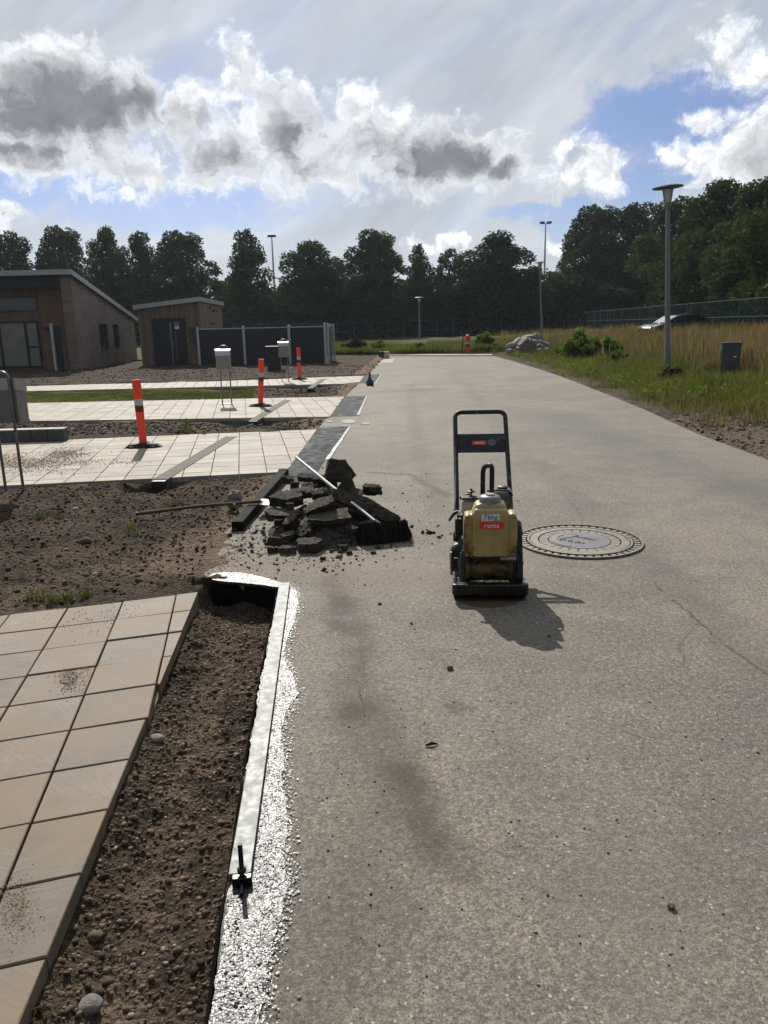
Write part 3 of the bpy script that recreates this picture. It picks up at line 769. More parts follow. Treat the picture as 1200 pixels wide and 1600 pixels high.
heightfield('soil', -4.6, -.10, -2.0, 9.4, .016, H_left, 'soil', blend_left, keep=lambda x, y: (sdist(x, y, ROAD) > -.30) & (sdist(x, y, W0) > -.10) & ((y > 1.1) | (x < .2)) & (x > -.56 * np.maximum(y, 0) - .9))
heightfield('soil', -24, 0.6, 9.37, 44, .11, H_left, 'soil', blend_left, keep=lambda x, y: sdist(x, y, ROAD) > -.4)
heightfield('soil', -24, -4.57, -2, 9.4, .2, H_left, 'soil', blend_left)
heightfield('grass_verge', 1.2, 75, 5.0, 120, .4, H_right, 'soil', blend_right, keep=lambda x, y: (sdist(x, y, ROAD) > -.5) & (x > .18 * (y - 43)))
heightfield('grass_field', -90, 20, 43.6, 125, .9, lambda x, y: H_right(x, y) * sstep(-8, 6, x) + (.12 + fbm(x, y, .2, 3) * .08) * (1 - sstep(-8, 6, x)), 'soil',
            lambda x, y: np.stack([0 * x, 0 * x + 1, 0 * x], -1), keep=lambda x, y: (x <= .18 * (y - 43) + .5))
heightfield('ground', -1500, 1500, -1500, 1500, 60, lambda x, y: 0 * x - .42, 'soil', lambda x, y: np.stack([0 * x, 0 * x + 1, 0 * x], -1))

rd = MB().prism(ROAD_E, -.20, 0.0).build('road', 'road', kind='structure')
bm = bmesh.new(); bm.from_mesh(rd.data); bmesh.ops.triangulate(bm, faces=[f for f in bm.faces if len(f.verts) > 4]); bm.to_mesh(rd.data); bm.free()

# light concrete edging at the far end of the road
MB().prism([at2(600, 556.5), at2(768, 556.5), at2(770, 554.8), at2(600, 554.4)], -.1, .05).build('road_kerb', 'concrete', kind='structure')

# ------------------------------------------------------------------ fresh asphalt strips and tack coat
def sheet(name, poly, z, m, kind='structure', amp=.0, th=.0, step=.05):
    p = roughen(poly, step, amp, z * 900) if amp else poly
    o = MB().prism(p, z - .02 - th, z).build(name, m, kind=kind)
    bm = bmesh.new(); bm.from_mesh(o.data); bmesh.ops.triangulate(bm, faces=[f for f in bm.faces if len(f.verts) > 4]); bm.to_mesh(o.data); bm.free()
    return o
P1 = [at2(447, 741), at2(458, 722), at2(496, 670), at2(543, 667), at2(508, 719), at2(484, 757), at2(452, 757)]
P2 = [at2(515, 651), at2(539, 619.5), at2(571, 619), at2(557, 650)]
P3 = [at2(561, 598), at2(570, 586), at2(593.5, 585), at2(583, 601)]
P4 = [at2(597, 567), at2(602, 561.5), at2(617, 561), at2(613, 567)]
for P in (P1, P2, P3): sheet('asphalt_patch', P, .006, 'fresh_asphalt', amp=.008)
sheet('asphalt_patch', P4, .006, 'concrete', amp=.01)
# wet joints along the road side of the patches
for a, b, wd in (((545, 667.5), (508, 719), .035), ((572, 619), (557.5, 649), .035), ((594.5, 585.5), (584.5, 600), .04), ((499, 667.5), (543, 666.8), .03)):
    A = Vector(at2(*a)); B = Vector(at2(*b)); nrm = Vector((-(B - A).y, (B - A).x)).normalized()
    if nrm.x < 0: nrm = -nrm
    sheet('bitumen_joint', [tuple(A), tuple(A + nrm * wd), tuple(B + nrm * wd * 1.6), tuple(B)], .010, 'bitumen', amp=.012, step=.04)
for (cx, cy, rx, ry) in ((545, 659, 12, 3.0), (572, 662, 6, 1.6), (516, 659, 6, 1.5)):
    sheet('dried_slurry', [at2(cx + rx * math.cos(a), cy + ry * math.sin(a)) for a in np.linspace(0, 6.28, 12)[:-1]], .0085, 'concrete', amp=.06)
COAT_L = [(-.385, .9)] + [at2(*p) for p in [(330, 1600), (347, 1450), (362, 1375), (389, 1180), (413, 1040), (437, 917)]]
COAT_R = [at2(*p) for p in [(452, 915), (464, 925), (466, 945), (459, 975), (447, 1005), (444, 1030), (456, 1055), (463, 1085), (452, 1110), (437, 1140), (444, 1180), (443, 1240),
                            (447, 1290), (444, 1340), (449, 1385), (436, 1430), (425, 1475), (414, 1530), (410, 1600)]] + [(-.24, .9)]
sheet('bitumen_coating', COAT_L + COAT_R, .006, 'bitumen', amp=.016, step=.008)
sheet('bitumen_coating', [at2(*p) for p in [(333, 907.5), (326, 903), (332, 897), (350, 895), (375, 896), (400, 900), (425, 906), (446, 914), (437, 918.5), (400, 914)]], .006, 'bitumen', amp=.010, step=.02)
# splashes of bitumen along its ragged outer edge
gs = np.random.default_rng(91); dm = MB()
for k in range(2600):
    i = gs.integers(0, len(COAT_R) - 1); t_ = gs.random(); p = Vector(COAT_R[i]).lerp(Vector(COAT_R[i + 1]), t_); r = .0012 + .004 * gs.random() ** 3
    off = abs(gs.normal(0, .022)) - .006; x_, y_ = p.x + off, p.y + gs.normal(0, .02); n5 = 6
    dm.add([(x_ + r * math.cos(a) * (1 + .5 * gs.random()), y_ + r * math.sin(a) * (1 + .5 * gs.random()), .0035 + r * .2) for a in np.linspace(0, 6.28, n5 + 1)[:-1]], [tuple(range(n5))])
tag(dm.build('bitumen_splashes', 'bitumen'), kind='stuff')
# bitumen cut face along the trench, painted black for the shade under the lip
wv = []; wf = []; wpts = [at2(*p_) for p_ in [(331, 907), (345, 906.5), (380, 909), (410, 913), (437, 918), (425, 976), (413, 1040), (400, 1110), (389, 1180), (375, 1277), (362, 1375), (354, 1412), (347, 1450), (338, 1530), (330, 1600)]]
for i_, p_ in enumerate(wpts):
    ix, iy = (0, -.018) if i_ < 4 else (-.018, -.004)
    wv += [(p_[0] + ix * .3, p_[1] + iy * .3, .004), (p_[0] + ix, p_[1] + iy, -.012), (p_[0] + ix * 1.6, p_[1] + iy * 1.6, -.24)]
    if i_: wf += [(3 * i_ - 3, 3 * i_ - 2, 3 * i_ + 1, 3 * i_), (3 * i_ - 2, 3 * i_ - 1, 3 * i_ + 2, 3 * i_ + 1)]
MB().add(wv, wf).build('asphalt_cut', 'cut_black', kind='structure')
# thin wet lip on the trench wall
lip = MB()
for k in range(0, 210):
    t = k / 210; i = t * 5; a = COAT_L[1 + int(i)]; b = COAT_L[min(2 + int(i), 6)]; p = Vector(a).lerp(Vector(b), i - int(i))
    r = random.uniform(.003, .008); lip.lathe([(r * .4, -r * .8), (r, -r * .2), (r * .5, r * .3)], 5, Matrix.Translation((p.x - random.uniform(.0, .02), p.y, -random.uniform(.01, .08))))
tag(lip.build('bitumen_drips', 'bitumen'), kind='stuff')

# ------------------------------------------------------------------ paved driveways
def clip(poly, clipper):
    def area(p): return sum(p[i][0] * p[(i + 1) % len(p)][1] - p[(i + 1) % len(p)][0] * p[i][1] for i in range(len(p)))
    if area(clipper) < 0: clipper = clipper[::-1]
    out = list(poly)
    for i in range(len(clipper)):
        a, b = clipper[i], clipper[(i + 1) % len(clipper)]
        side = lambda p: (b[0] - a[0]) * (p[1] - a[1]) - (b[1] - a[1]) * (p[0] - a[0])
        inp, out = out, []
        for j in range(len(inp)):
            p, q = inp[j], inp[(j + 1) % len(inp)]; sp, sq = side(p), side(q)
            if sp >= 0: out.append(p)
            if (sp >= 0) != (sq >= 0):
                t = sp / (sp - sq); out.append((p[0] + (q[0] - p[0]) * t, p[1] + (q[1] - p[1]) * t))
        if not out: return []
    return out
def parea(p): return abs(sum(p[i][0] * p[(i + 1) % len(p)][1] - p[(i + 1) % len(p)][0] * p[i][1] for i in range(len(p)))) / 2 if len(p) > 2 else 0
def shrink(poly, g):
    cx = sum(p[0] for p in poly) / len(poly); cy = sum(p[1] for p in poly) / len(poly); out = []
    for p in poly:
        d = math.hypot(p[0] - cx, p[1] - cy) + 1e-9; k = max(0, 1 - g * 1.41 / d); out.append((cx + (p[0] - cx) * k, cy + (p[1] - cy) * k))
    return out
def tile_mesh(poly, m, ch):
    n = len(poly)
    a = sum(poly[i][0] * poly[(i + 1) % n][1] - poly[(i + 1) % n][0] * poly[i][1] for i in range(n))
    if a < 0: poly = poly[::-1]
    inn = shrink(poly, ch)
    vs = [(p[0], p[1], -.06) for p in poly] + [(p[0], p[1], -ch) for p in poly] + [(p[0], p[1], 0) for p in inn]
    fs = [tuple(range(2 * n, 3 * n))] + [(k * n + i, k * n + (i + 1) % n, (k + 1) * n + (i + 1) % n, (k + 1) * n + i) for k in (0, 1) for i in range(n)]
    me = bpy.data.meshes.new('paving_tile'); me.from_pydata(vs, [], fs); me.update(); me.materials.append(M[m]); return me
def pave(parent, origin, U, V, size, poly, m, gap=.008, ch=.003, joined=False, jit=.0015, z=0.0, hole=None, thick=None):
    U = Vector(U).normalized() * size; V = Vector(V).normalized() * size; O = Vector(origin)
    q = [(-.5, -.5), (.5, -.5), (.5, .5), (-.5, .5)]
    cell = [tuple(V * a + U * b) for a, b in q]; full = tile_mesh(shrink(cell, gap / 2), m, ch)
    big = MB(); cnt = 0
    det = V.x * U.y - V.y * U.x
    ij = []
    for p in poly:
        r = Vector(p) - O; ij.append(((r.x * U.y - r.y * U.x) / det, (V.x * r.y - V.y * r.x) / det))
    i0, i1 = math.floor(min(a for a, b in ij)) - 1, math.ceil(max(a for a, b in ij)) + 1
    j0, j1 = math.floor(min(b for a, b in ij)) - 1, math.ceil(max(b for a, b in ij)) + 1
    for i in range(i0, i1):
        for j in range(j0, j1):
            c = O + V * (i + .5) + U * (j + .5)
            sq = [(c.x + p[0], c.y + p[1]) for p in shrink(cell, gap / 2)]
            cl = clip(sq, poly); A = parea(cl)
            if A < size * size * .04: continue
            if hole is not None:
                hc = hole(c.x, c.y)
            zz = z + random.uniform(-jit, jit)
            if joined:
                n = len(cl); inn = shrink(cl, ch)
                if sum(cl[k][0] * cl[(k + 1) % n][1] - cl[(k + 1) % n][0] * cl[k][1] for k in range(n)) < 0: cl = cl[::-1]; inn = inn[::-1]
                big.add([(p[0], p[1], -.06) for p in cl] + [(p[0], p[1], zz) for p in inn], [tuple(range(n, 2 * n))] + [(k, (k + 1) % n, n + (k + 1) % n, n + k) for k in range(n)])
                continue
            if A > parea(sq) * .985: me = full
            else: me = tile_mesh([(p[0] - c.x, p[1] - c.y) for p in cl], m, ch)
            o = bpy.data.objects.new('paving_tile', me); C.objects.link(o); o.parent = parent
            o.location = (c.x, c.y, zz); o.rotation_euler = (random.uniform(-1, 1) * jit * 2.2, random.uniform(-1, 1) * jit * 2.2, 0); cnt += 1
    if joined: big.build('paving_tiles', m, parent, kind='stuff')
    return cnt
def driveway(poly, joined=False, m='tile', origin=None, U=None, V=None, size=.328, label=None, gap=.008, ch=.003, depth=.19, jit=.0015, clipper=None):
    r = thing('paved_driveway', None, None); r['kind'] = 'structure'
    pave(r, origin, U, V, size, clipper or poly, m, gap, ch, joined, jit)
    ins = shrink(clipper or poly, .006)
    MB().prism(ins, -depth, -.052).build('bedding_layer', 'bedding', r)
    return r
U0 = Vector(at2(192, 939)) - Vector(at2(14, 1370)); V0 = Vector(at2(310, 924)) - Vector(at2(0, 960))
W0c = [at2(310, 924), at2(28, 1600), (-.95, .2), (-3.2, .35), tuple(Vector(at2(192, 939)) - V0.normalized() * 1.8)]
driveway(W0, m='tile_near', origin=at2(192, 939), U=U0, V=V0, size=.3265, gap=.008, ch=.0035, clipper=W0c, depth=.12, jit=.0035)
U1 = Vector(at2(273.5, 684)) - Vector(at2(235, 748))
W1c = [at2(-60, 762), at2(447, 737), at2(495, 671), at2(-60, 693.5)]
driveway(W1, origin=at2(237, 749.5), U=U1, V=Vector(at2(447, 737)) - Vector(at2(-60, 762)), clipper=W1c)
W2c = [at2(-40, 659), at2(515, 651), at2(538, 619.5), at2(-40, 631.5)]
driveway(W2, origin=at2(385, 655), U=U1, V=Vector(at2(515, 651)) - Vector(at2(-40, 659)), clipper=W2c)
W3c = [at2(-40, 613), at2(561, 599), at2(570, 587), at2(-40, 606)]
driveway(W3, joined=True, origin=at2(300, 607), U=U1, V=Vector(at2(561, 599)) - Vector(at2(-40, 613)), clipper=W3c)
W4c = [at2(200, 578), at2(596, 568.5), at2(602, 561.5), at2(200, 572)]
driveway(W4, joined=True, origin=at2(596, 568), U=U1, V=Vector(at2(561, 599)) - Vector(at2(-40, 613)), clipper=W4c)

# drain channels across the driveways, with perforated gratings and open ends
def on_drain(py):
    """point of the drain's centre line seen at photo row py"""
    pass
def drain(a, b, wd, label):
    A = Vector(a); B = Vector(b); d = (B - A).normalized(); L = (B - A).length
    r = thing('drain_channel', label, 'drain', (A.x, A.y, 0), math.atan2(-d.x, d.y), 'drain channels across the driveways')
    MB().box(-wd / 2, wd / 2, .0, L - .0, .0005, .006).build('grating', 'grate', r)
    w = MB(); w.box(-wd / 2 - .012, -wd / 2, -.05, L + .05, -.2, .007); w.box(wd / 2, wd / 2 + .012, -.05, L + .05, -.2, .007); w.build('channel_rim', 'grate', r)
    for a_, b_ in ((-.10, -.004), (L + .004, L + .10)): MB().box(-wd / 2, wd / 2, a_, b_, -.235, -.004).build('channel_end', 'blackplastic', r)
    return r
drain(at2(251, 749), at2(361, 682.5), .155, 'perforated steel drain across the nearest of the far driveways beside the leftmost orange post')
drain(at2(396.5, 657), at2(448.5, 625.5), .155, 'perforated drain running past the foot of the middle orange post')
drain(at2(485.5, 606), at2(505.5, 592.5), .155, 'short perforated drain across the farthest light driveway right of the far orange post')

# concrete blocks along the far side of the first driveway
wl = thing('block_wall', 'low row of dark concrete blocks along the far edge of the driveway at the left', 'wall', (0, 0, 0))
ba = Vector(at2(101, 689.5)); bb = Vector(at2(-60, 694)); bd = (bb - ba).normalized(); bn = Vector((bd.y, -bd.x));
if bn.y < 0: bn = -bn
for k in range(6):
    s0 = k * .262; mb = MB(); p = [ba + bd * s0, ba + bd * (s0 + .256), ba + bd * (s0 + .256) + bn * .2, ba + bd * s0 + bn * .2]
    mb.prism([tuple(q) for q in p], -.05, .185).build('concrete_block', 'block', wl, bevel=.008)
MB().prism([tuple(ba + bn * .01), tuple(ba + bd * 1.57 + bn * .01), tuple(ba + bd * 1.57 + bn * .2), tuple(ba + bn * .2)], .186, .20).build('coping', 'blocktop', wl)

# ------------------------------------------------------------------ pebbles and clods (uncountable)
def scatter_stones(name, m, pts, rad, seed=0, f=.7, zsink=.25):
    g = np.random.default_rng(seed)
    base = bmesh.new(); bmesh.ops.create_icosphere(base, subdivisions=1, radius=1.0)
    bv = np.array([v.co[:] for v in base.verts]); bf = np.array([[v.index for v in fc.verts] for fc in base.faces]); base.free()
    n = len(pts); pts = np.asarray(pts); r = np.asarray(rad)
    ang = g.random(n) * 6.28; sc = np.stack([1 + .5 * (g.random(n) - .5), 1 + .5 * (g.random(n) - .5), f + .3 * (g.random(n) - .5)], -1)
    V = bv[None] * (1 + .85 * (g.random((n, len(bv), 1)) - .5)) * sc[:, None, :] * r[:, None, None]
    c, s = np.cos(ang)[:, None], np.sin(ang)[:, None]
    X = V[..., 0] * c - V[..., 1] * s; Y = V[..., 0] * s + V[..., 1] * c
    V = np.stack([X, Y, V[..., 2]], -1) + pts[:, None, :]; V[..., 2] += (r * f * (1 - zsink * 2))[:, None] * .8
    F = (bf[None] + (np.arange(n) * len(bv))[:, None, None]).reshape(-1, 3)
    return raw_mesh(name, V.reshape(-1, 3), F, m)
def raw_mesh(name, V, F, m, tint=None, parent=None, kind='stuff'):
    k = F.shape[1]; me = bpy.data.meshes.new(name)
    me.vertices.add(len(V)); me.vertices.foreach_set('co', V.astype(np.float32).ravel())
    me.loops.add(F.size); me.loops.foreach_set('vertex_index', F.astype(np.int32).ravel())
    me.polygons.add(len(F)); me.polygons.foreach_set('loop_start', np.arange(0, F.size, k)); me.polygons.foreach_set('loop_total', np.full(len(F), k)); me.update()
    if tint is not None:
        a = me.attributes.new('tint', 'FLOAT', 'POINT'); a.data.foreach_set('value', tint.astype(np.float32))
    me.materials.append(M[m] if isinstance(m, str) else m); o = bpy.data.objects.new(name, me); C.objects.link(o)
    if parent: o.parent = parent
    if kind: o['kind'] = kind
    return o
def rand_in(poly, n, seed):
    g = np.random.default_rng(seed); P = np.array(poly); lo, hi = P.min(0), P.max(0)
    q = lo + g.random((n * 3, 2)) * (hi - lo); q = q[sdist(q[:, 0], q[:, 1], poly) < -.01][:n]; return q
q = rand_in(TRENCH, 26000, 1); q = q[(q[:, 1] > 1.2)]
z = H_left(q[:, 0], q[:, 1]); g = np.random.default_rng(5)
scatter_stones('trench_gravel', 'pebble', np.column_stack([q, z]), .0014 + .009 * g.random(len(q)) ** 5 + .0, 2, .7, .42)
q = rand_in(TRENCH, 12000, 3); q = q[(q[:, 1] > 1.2)]
e = np.minimum(np.abs(sdist(q[:, 0], q[:, 1], W0)), 9); cl = fbm(q[:, 0], q[:, 1], 3.5, 3)
q = q[(g.random(len(q)) < np.clip(.25 + .9 * sstep(.22, .02, e) + cl, .06, 1))]; z = H_left(q[:, 0], q[:, 1])
scatter_stones('soil_clods', 'clod', np.column_stack([q, z]), .002 + .013 * np.random.default_rng(8).random(len(q)) ** 4.5, 4, .8, .42)
B0 = [at2(-40, 955), at2(310, 905), at2(330, 860), at2(385, 790), at2(430, 745), at2(230, 752), at2(-40, 765)]
q = rand_in(B0, 5500, 6); z = H_left(q[:, 0], q[:, 1])
scatter_stones('soil_clods', 'clod', np.column_stack([q, z]), .003 + .016 * np.random.default_rng(9).random(len(q)) ** 6, 7, .8)
q = rand_in(B0, 900, 16); z = H_left(q[:, 0], q[:, 1])
scatter_stones('soil_gravel', 'pebble', np.column_stack([q, z]), .005 + .014 * np.random.default_rng(19).random(len(q)) ** 3, 17, .8)
for P, nn, sd_ in (([at2(-20, 684), at2(480, 668), at2(512, 656), at2(380, 660), at2(-20, 658)], 2600, 21), ([at2(300, 612), at2(548, 601), at2(530, 616), at2(300, 627)], 1500, 22), ([at2(-20, 603), at2(290, 596), at2(560, 585), at2(590, 572), at2(300, 575), at2(-20, 580)], 6000, 23)):
    q = rand_in(P, nn, sd_); z = H_left(q[:, 0], q[:, 1])
    scatter_stones('soil_clods', 'clod', np.column_stack([q, z]), .007 + .024 * np.random.default_rng(sd_).random(len(q)) ** 3, sd_, .8)
    q = q[::14]; z = H_left(q[:, 0], q[:, 1]); scatter_stones('soil_gravel', 'stone', np.column_stack([q, z]), .012 + .02 * np.random.default_rng(sd_).random(len(q)) ** 2, sd_ + 40, .8)
q = rand_in(GRAVEL, 1500, 31); z = H_right(q[:, 0], q[:, 1])
scatter_stones('verge_gravel', 'pebble', np.column_stack([q, z]), .006 + .028 * np.random.default_rng(31).random(len(q)) ** 4, 32, .7)
# loose grit on the road, denser round the rubble
def grit(cx, cy, sx, sy, n, seed, r0=.003, r1=.012, m='clod'):
    g = np.random.default_rng(seed); px = cx + g.normal(0, sx, n); py = cy + g.normal(0, sy, n)
    q = np.array([at2(a, b) for a, b in zip(px, py) if b > 560 and b < 1590]); q = q[sdist(q[:, 0], q[:, 1], ROAD) < -.02]
    scatter_stones('loose_grit', m, np.column_stack([q, np.zeros(len(q))]), r0 + r1 * g.random(len(q)) ** 4, seed, .7)
grit(560, 820, 70, 40, 420, 41, .002, .011); grit(640, 800, 40, 60, 90, 42, .002, .010); grit(480, 870, 60, 14, 300, 43, .002, .010)
grit(800, 1100, 260, 260, 200, 44, .001, .005); grit(600, 1150, 90, 220, 200, 45, .001, .005); grit(380, 860, 30, 20, 260, 46, .003, .010)
grit(860, 1250, 260, 250, 520, 47, .001, .0045, 'stone')
grit(350, 850, 26, 34, 1500, 48, .0012, .005, 'pebble'); grit(420, 880, 60, 20, 1200, 49, .001, .004, 'pebble')
def spill(px, py, sx, sy, n_, r0, r1, seed, m='pebble', name='sand_spill'):
    g = np.random.default_rng(seed); q = np.array([at2(a, b) for a, b in zip(g.normal(px, sx, n_), g.normal(py, sy, n_))])
    scatter_stones(name, m, np.column_stack([q, np.full(len(q), .0)]), r0 + r1 * g.random(len(q)) ** 4, seed, .6)
M['sandgrain'] = island_material('sand_grain', (.22, .15, .085), (.36, .26, .16), (.45, .38, .28))
spill(40, 722, 42, 9, 5200, .003, .006, 401, 'sandgrain'); spill(108, 708, 20, 5, 2200, .003, .006, 402, 'sandgrain'); spill(150, 722, 40, 3, 1200, .003, .005, 405, 'sandgrain')
spill(118, 1050, 20, 14, 1300, .0007, .0025, 403, 'sandgrain'); spill(108, 1062, 8, 12, 600, .0007, .003, 404, 'clod'); spill(25, 1420, 16, 24, 1400, .0006, .0016, 406, 'sandgrain'); spill(150, 965, 50, 16, 700, .0008, .003, 407, 'clod')
# a few lumps that stand out on the bare road
for (px, py, r, lab) in ((703, 1046, .016, 'round black lump of asphalt lying alone on the open road'), (858, 995, .010, 'small black lump at the tip of the compactor shadow'),
                         (1048, 1419, .012, 'black leaf shaped scrap lying on the lower right of the road')):
    p = at(px, py); bm = bmesh.new(); bmesh.ops.create_icosphere(bm, subdivisions=2, radius=r)
    for v in bm.verts: v.co *= 1 + .3 * mn.noise(v.co * 90 + Vector((px, 0, 0))); v.co.z *= .75
    me = bpy.data.meshes.new('asphalt_crumb'); bm.to_mesh(me); bm.free(); me.materials.append(M['clod'])
    o = bpy.data.objects.new('asphalt_crumb', me); C.objects.link(o); o.location = (p.x, p.y, r * .6); tag(o, lab, 'lump')
tw = MB(); a = at(665, 1167); tw.tube([(a.x, a.y, .006), (a.x + .025, a.y + .006, .012), (a.x + .05, a.y + .012, .005)], [.004, .007, .003], 6)
tag(tw.build('twig', 'weed_dry'), 'tiny dark twig lying on the road below the small damp spot', 'twig')

# ------------------------------------------------------------------ straightedge along the trench
A = Vector(at2(445, 916)); B = Vector(at2(375, 1376)); d = (B - A).normalized(); nrm = Vector((-d.y, d.x));
if nrm.x < 0: nrm = -nrm
se = thing('straightedge', 'long pale metal board laid on the wet bitumen along the edge of the trench', 'board', (A.x, A.y, .012), math.atan2(-d.x, d.y))
L = (B - A).length
MB().box(-.034, .034, -.0, L, 0, .014).build('board', 'board_al', se, bevel=.002)
MB().box(-.0335, -.030, 0.002, L - .002, .0141, .0155).build('rim', 'board_al', se)
# black cross-shaped hand tool standing at its end
p = at(379, 1384); tl = thing('hand_tool', 'small black cross shaped tool standing at the near end of the pale metal board', 'tool', (p.x, p.y, .006), R(6))
MB().box(-.030, .030, -.012, .012, 0, .028).build('crossbar', 'oiled_plate', tl, bevel=.003)
MB().tube([(0, 0, .02), (.0, .012, .075), (-.001, .02, .125)], .0075, 10).build('handle', 'oiled_plate', tl, smooth=True)
MB().tube([(0, -.012, .010), (.001, -.052, .006)], .006, 8).build('shank', 'oiled_plate', tl)
MB().lathe([(.008, 0), (.014, .004), (.014, .012), (.008, .016)], 12, Matrix.Translation((0, .008, .036))).build('collar', 'oiled_plate', tl)

# ------------------------------------------------------------------ rubble pile of broken asphalt
def slab(px, py, wpx, hpx, yaw, label, rx=0, ry=0, thick=None, Y=None, m='chunk', depth=None, n=None, seed=None, top=None, poly=None):
    rnd = random.Random(int(px * 7 + py * 13))
    if Y is None: Y = 5.62 + (866 - py) / 150 * 1.05
    c = pl(px, py, Y); k = 1235 / (Y * 1.02)
    L = wpx / k; T = thick if thick else max(.03, hpx / k * .62); Wd = depth if depth else L * .62
    c.z = max(c.z, T * .45)
    n = n or rnd.randint(5, 7); pts = []
    if poly: pts = [(a * L, b * Wd) for a, b in poly]; n = len(pts)
    else:
        a0 = rnd.random()
        for i in range(n):
            a = 2 * math.pi * (i + a0 + rnd.uniform(-.25, .25)) / n; sq = 1 / max(abs(math.cos(a)), abs(math.sin(a))) ** .7
            pts.append((math.cos(a) * L / 2 * sq * rnd.uniform(.85, 1.05), math.sin(a) * Wd / 2 * sq * rnd.uniform(.85, 1.05)))
    mb = MB().prism(pts, -T / 2, T / 2); me = bpy.data.meshes.new('asphalt_slab'); me.from_pydata(mb.v, [], mb.f)
    bm = bmesh.new(); bm.from_mesh(me)
    bmesh.ops.triangulate(bm, faces=[f for f in bm.faces if len(f.verts) > 4])
    for _ in range(2 if max(wpx, hpx) < 18 else 3):
        bmesh.ops.subdivide_edges(bm, edges=[e for e in bm.edges if e.calc_length() > .015], cuts=1, use_grid_fill=True)
    bmesh.ops.triangulate(bm, faces=bm.faces[:])
    off = Vector((px, py, 0))
    for v in bm.verts:
        nz = mn.noise_vector(v.co * 14 + off); n2 = mn.noise_vector(v.co * 48 + off)
        n3 = mn.noise_vector(v.co * 110 + off); v.co += nz * .007 + n2 * .007 + n3 * .004
        v.co.z -= .25 * T * max(0, (abs(v.co.x) / (L / 2)) - .75)
    bm.to_mesh(me); bm.free(); me.materials.append(M[m])
    if top:
        me.materials.append(M[top])
        for p in me.polygons:
            if p.normal.z > .55: p.material_index = 1
    o = bpy.data.objects.new('asphalt_slab', me); C.objects.link(o); o.location = c; o.rotation_euler = (R(rx), R(ry), R(yaw))
    tag(o, label, 'rubble', 'broken asphalt pieces in the pile'); return o
slab(530, 737, 60, 42, 8, 'largest rough block on top of the asphalt pile', 70, 8, .13, Y=6.62, depth=.21, top='chunk')
slab(545, 757, 42, 34, -10, 'dark pointed fragment leaning below the top block', 62, 5, .07, Y=6.42, depth=.19, poly=[(-.5, -.5), (.5, -.5), (.15, .1), (-.02, .6), (-.2, .1)])
slab(580, 765, 34, 19, -18, 'rounded end sticking out at the right below the top block', 5, 4, .075, Y=6.55)
slab(563, 786, 142, 26, -24, 'longest wedge shaped slab sloping down to the right side of the pile', 62, 17, .06, Y=6.12, depth=.13, top='chunk_light', poly=[(-.5, -.1), (-.3, -.42), (.3, -.5), (.5, -.35), (.5, .1), (.2, .4), (-.2, .5)])
slab(500, 790, 58, 24, 14, 'slab tilted up to the right in the middle of the pile', 12, -20, .055, Y=6.02, depth=.15, top='chunk_light')
slab(516, 809, 82, 20, 7, 'broad flat slab with a dusty top across the front of the pile', 14, -5, .05, Y=5.92, depth=.20, top='chunk_light')
slab(448, 780, 66, 26, 4, 'thick slab at the left shoulder of the pile under a small cube', 8, -3, .085, Y=6.3, depth=.24, top='chunk')
slab(440, 804, 62, 18, -3, 'flat slab at the far left lying on the ground', 6, 4, .055, Y=6.12, depth=.2, top='chunk_light')
slab(453, 791, 15, 14, 20, 'small cube sitting on the left slab of the pile', 0, 5, .05, Y=6.0)
slab(435, 817, 15, 15, 30, 'small dark lump at the left edge below the flat slab', 0, 5, .055, Y=5.98)
slab(454, 818, 30, 24, 35, 'pale dusty block standing at the left front of the pile', 10, -25, .085, Y=5.92, top='chunk_light', m='chunk')
slab(478, 831, 34, 20, 25, 'angular block behind the lowest front block', 20, -24, .07, Y=5.80, depth=.12)
slab(484, 856, 48, 26, 6, 'lowest front block with a crumbly top', 6, -2, .085, Y=5.62, depth=.15, top='chunk')
slab(451, 837, 28, 13, 12, 'thin fragment wedged left of the angular block', 5, -12, .04, Y=5.80, top='chunk_light')
slab(430, 846, 23, 17, -12, 'small block at the left front corner of the pile', 0, 6, .065, Y=5.72)
slab(425, 860, 20, 13, 25, 'nearest small lump at the left front corner on the sand', 0, 10, .045, Y=5.60)
slab(450, 861, 30, 14, 0, 'heap of crumbs between the corner lumps and the front block', 0, 0, .05, Y=5.58, m='chunk_light')
slab(535, 861, 19, 14, 10, 'separate lump lying on the road in front of the pile', 0, 0, .05, Y=5.60)
slab(546, 868, 10, 8, 40, 'pea sized crumb touching the separate lump', 0, 0, .028, Y=5.50)
slab(450, 750, 21, 17, 15, 'rounded lump at the back left of the pile beside the fresh asphalt', 10, 10, .06, Y=7.15)
slab(460, 758, 17, 14, 50, 'rounded lump just in front of the back left lump', 0, 8, .055, Y=6.95)
slab(481, 746, 40, 13, -6, 'flat slab at the back with its top level with the fresh asphalt', 8, 3, .05, Y=6.95, top='chunk')
slab(484, 760, 30, 9, -12, 'pale grey flat slab at the back under the broom handle', 22, -4, .03, Y=6.65, m='chunk_light')
slab(527, 830, 34, 26, -20, 'dark hollow looking fragment under the flat front slab', 30, 8, .09, Y=5.88)
slab(546, 830, 30, 22, 15, 'dark block right of the hollow fragment under the broom', 10, 5, .075, Y=5.86)
slab(583, 822, 50, 16, 4, 'low grey slab lying behind the broom head', 10, 2, .045, Y=5.95, top='chunk_light')
slab(503, 772, 34, 18, 18, 'rough fragment behind the tilted middle slab', 16, -10, .07, Y=6.32)
slab(552, 797, 60, 22, -20, 'large buried slab in the shade under the long wedge', 20, 16, .10, Y=6.15)
slab(475, 770, 44, 14, 6, 'slab behind the left shoulder of the pile', 8, -3, .06, Y=6.5, top='chunk')
slab(508, 752, 40, 18, 6, 'slab supporting the top block', 10, 0, .09, Y=6.72)
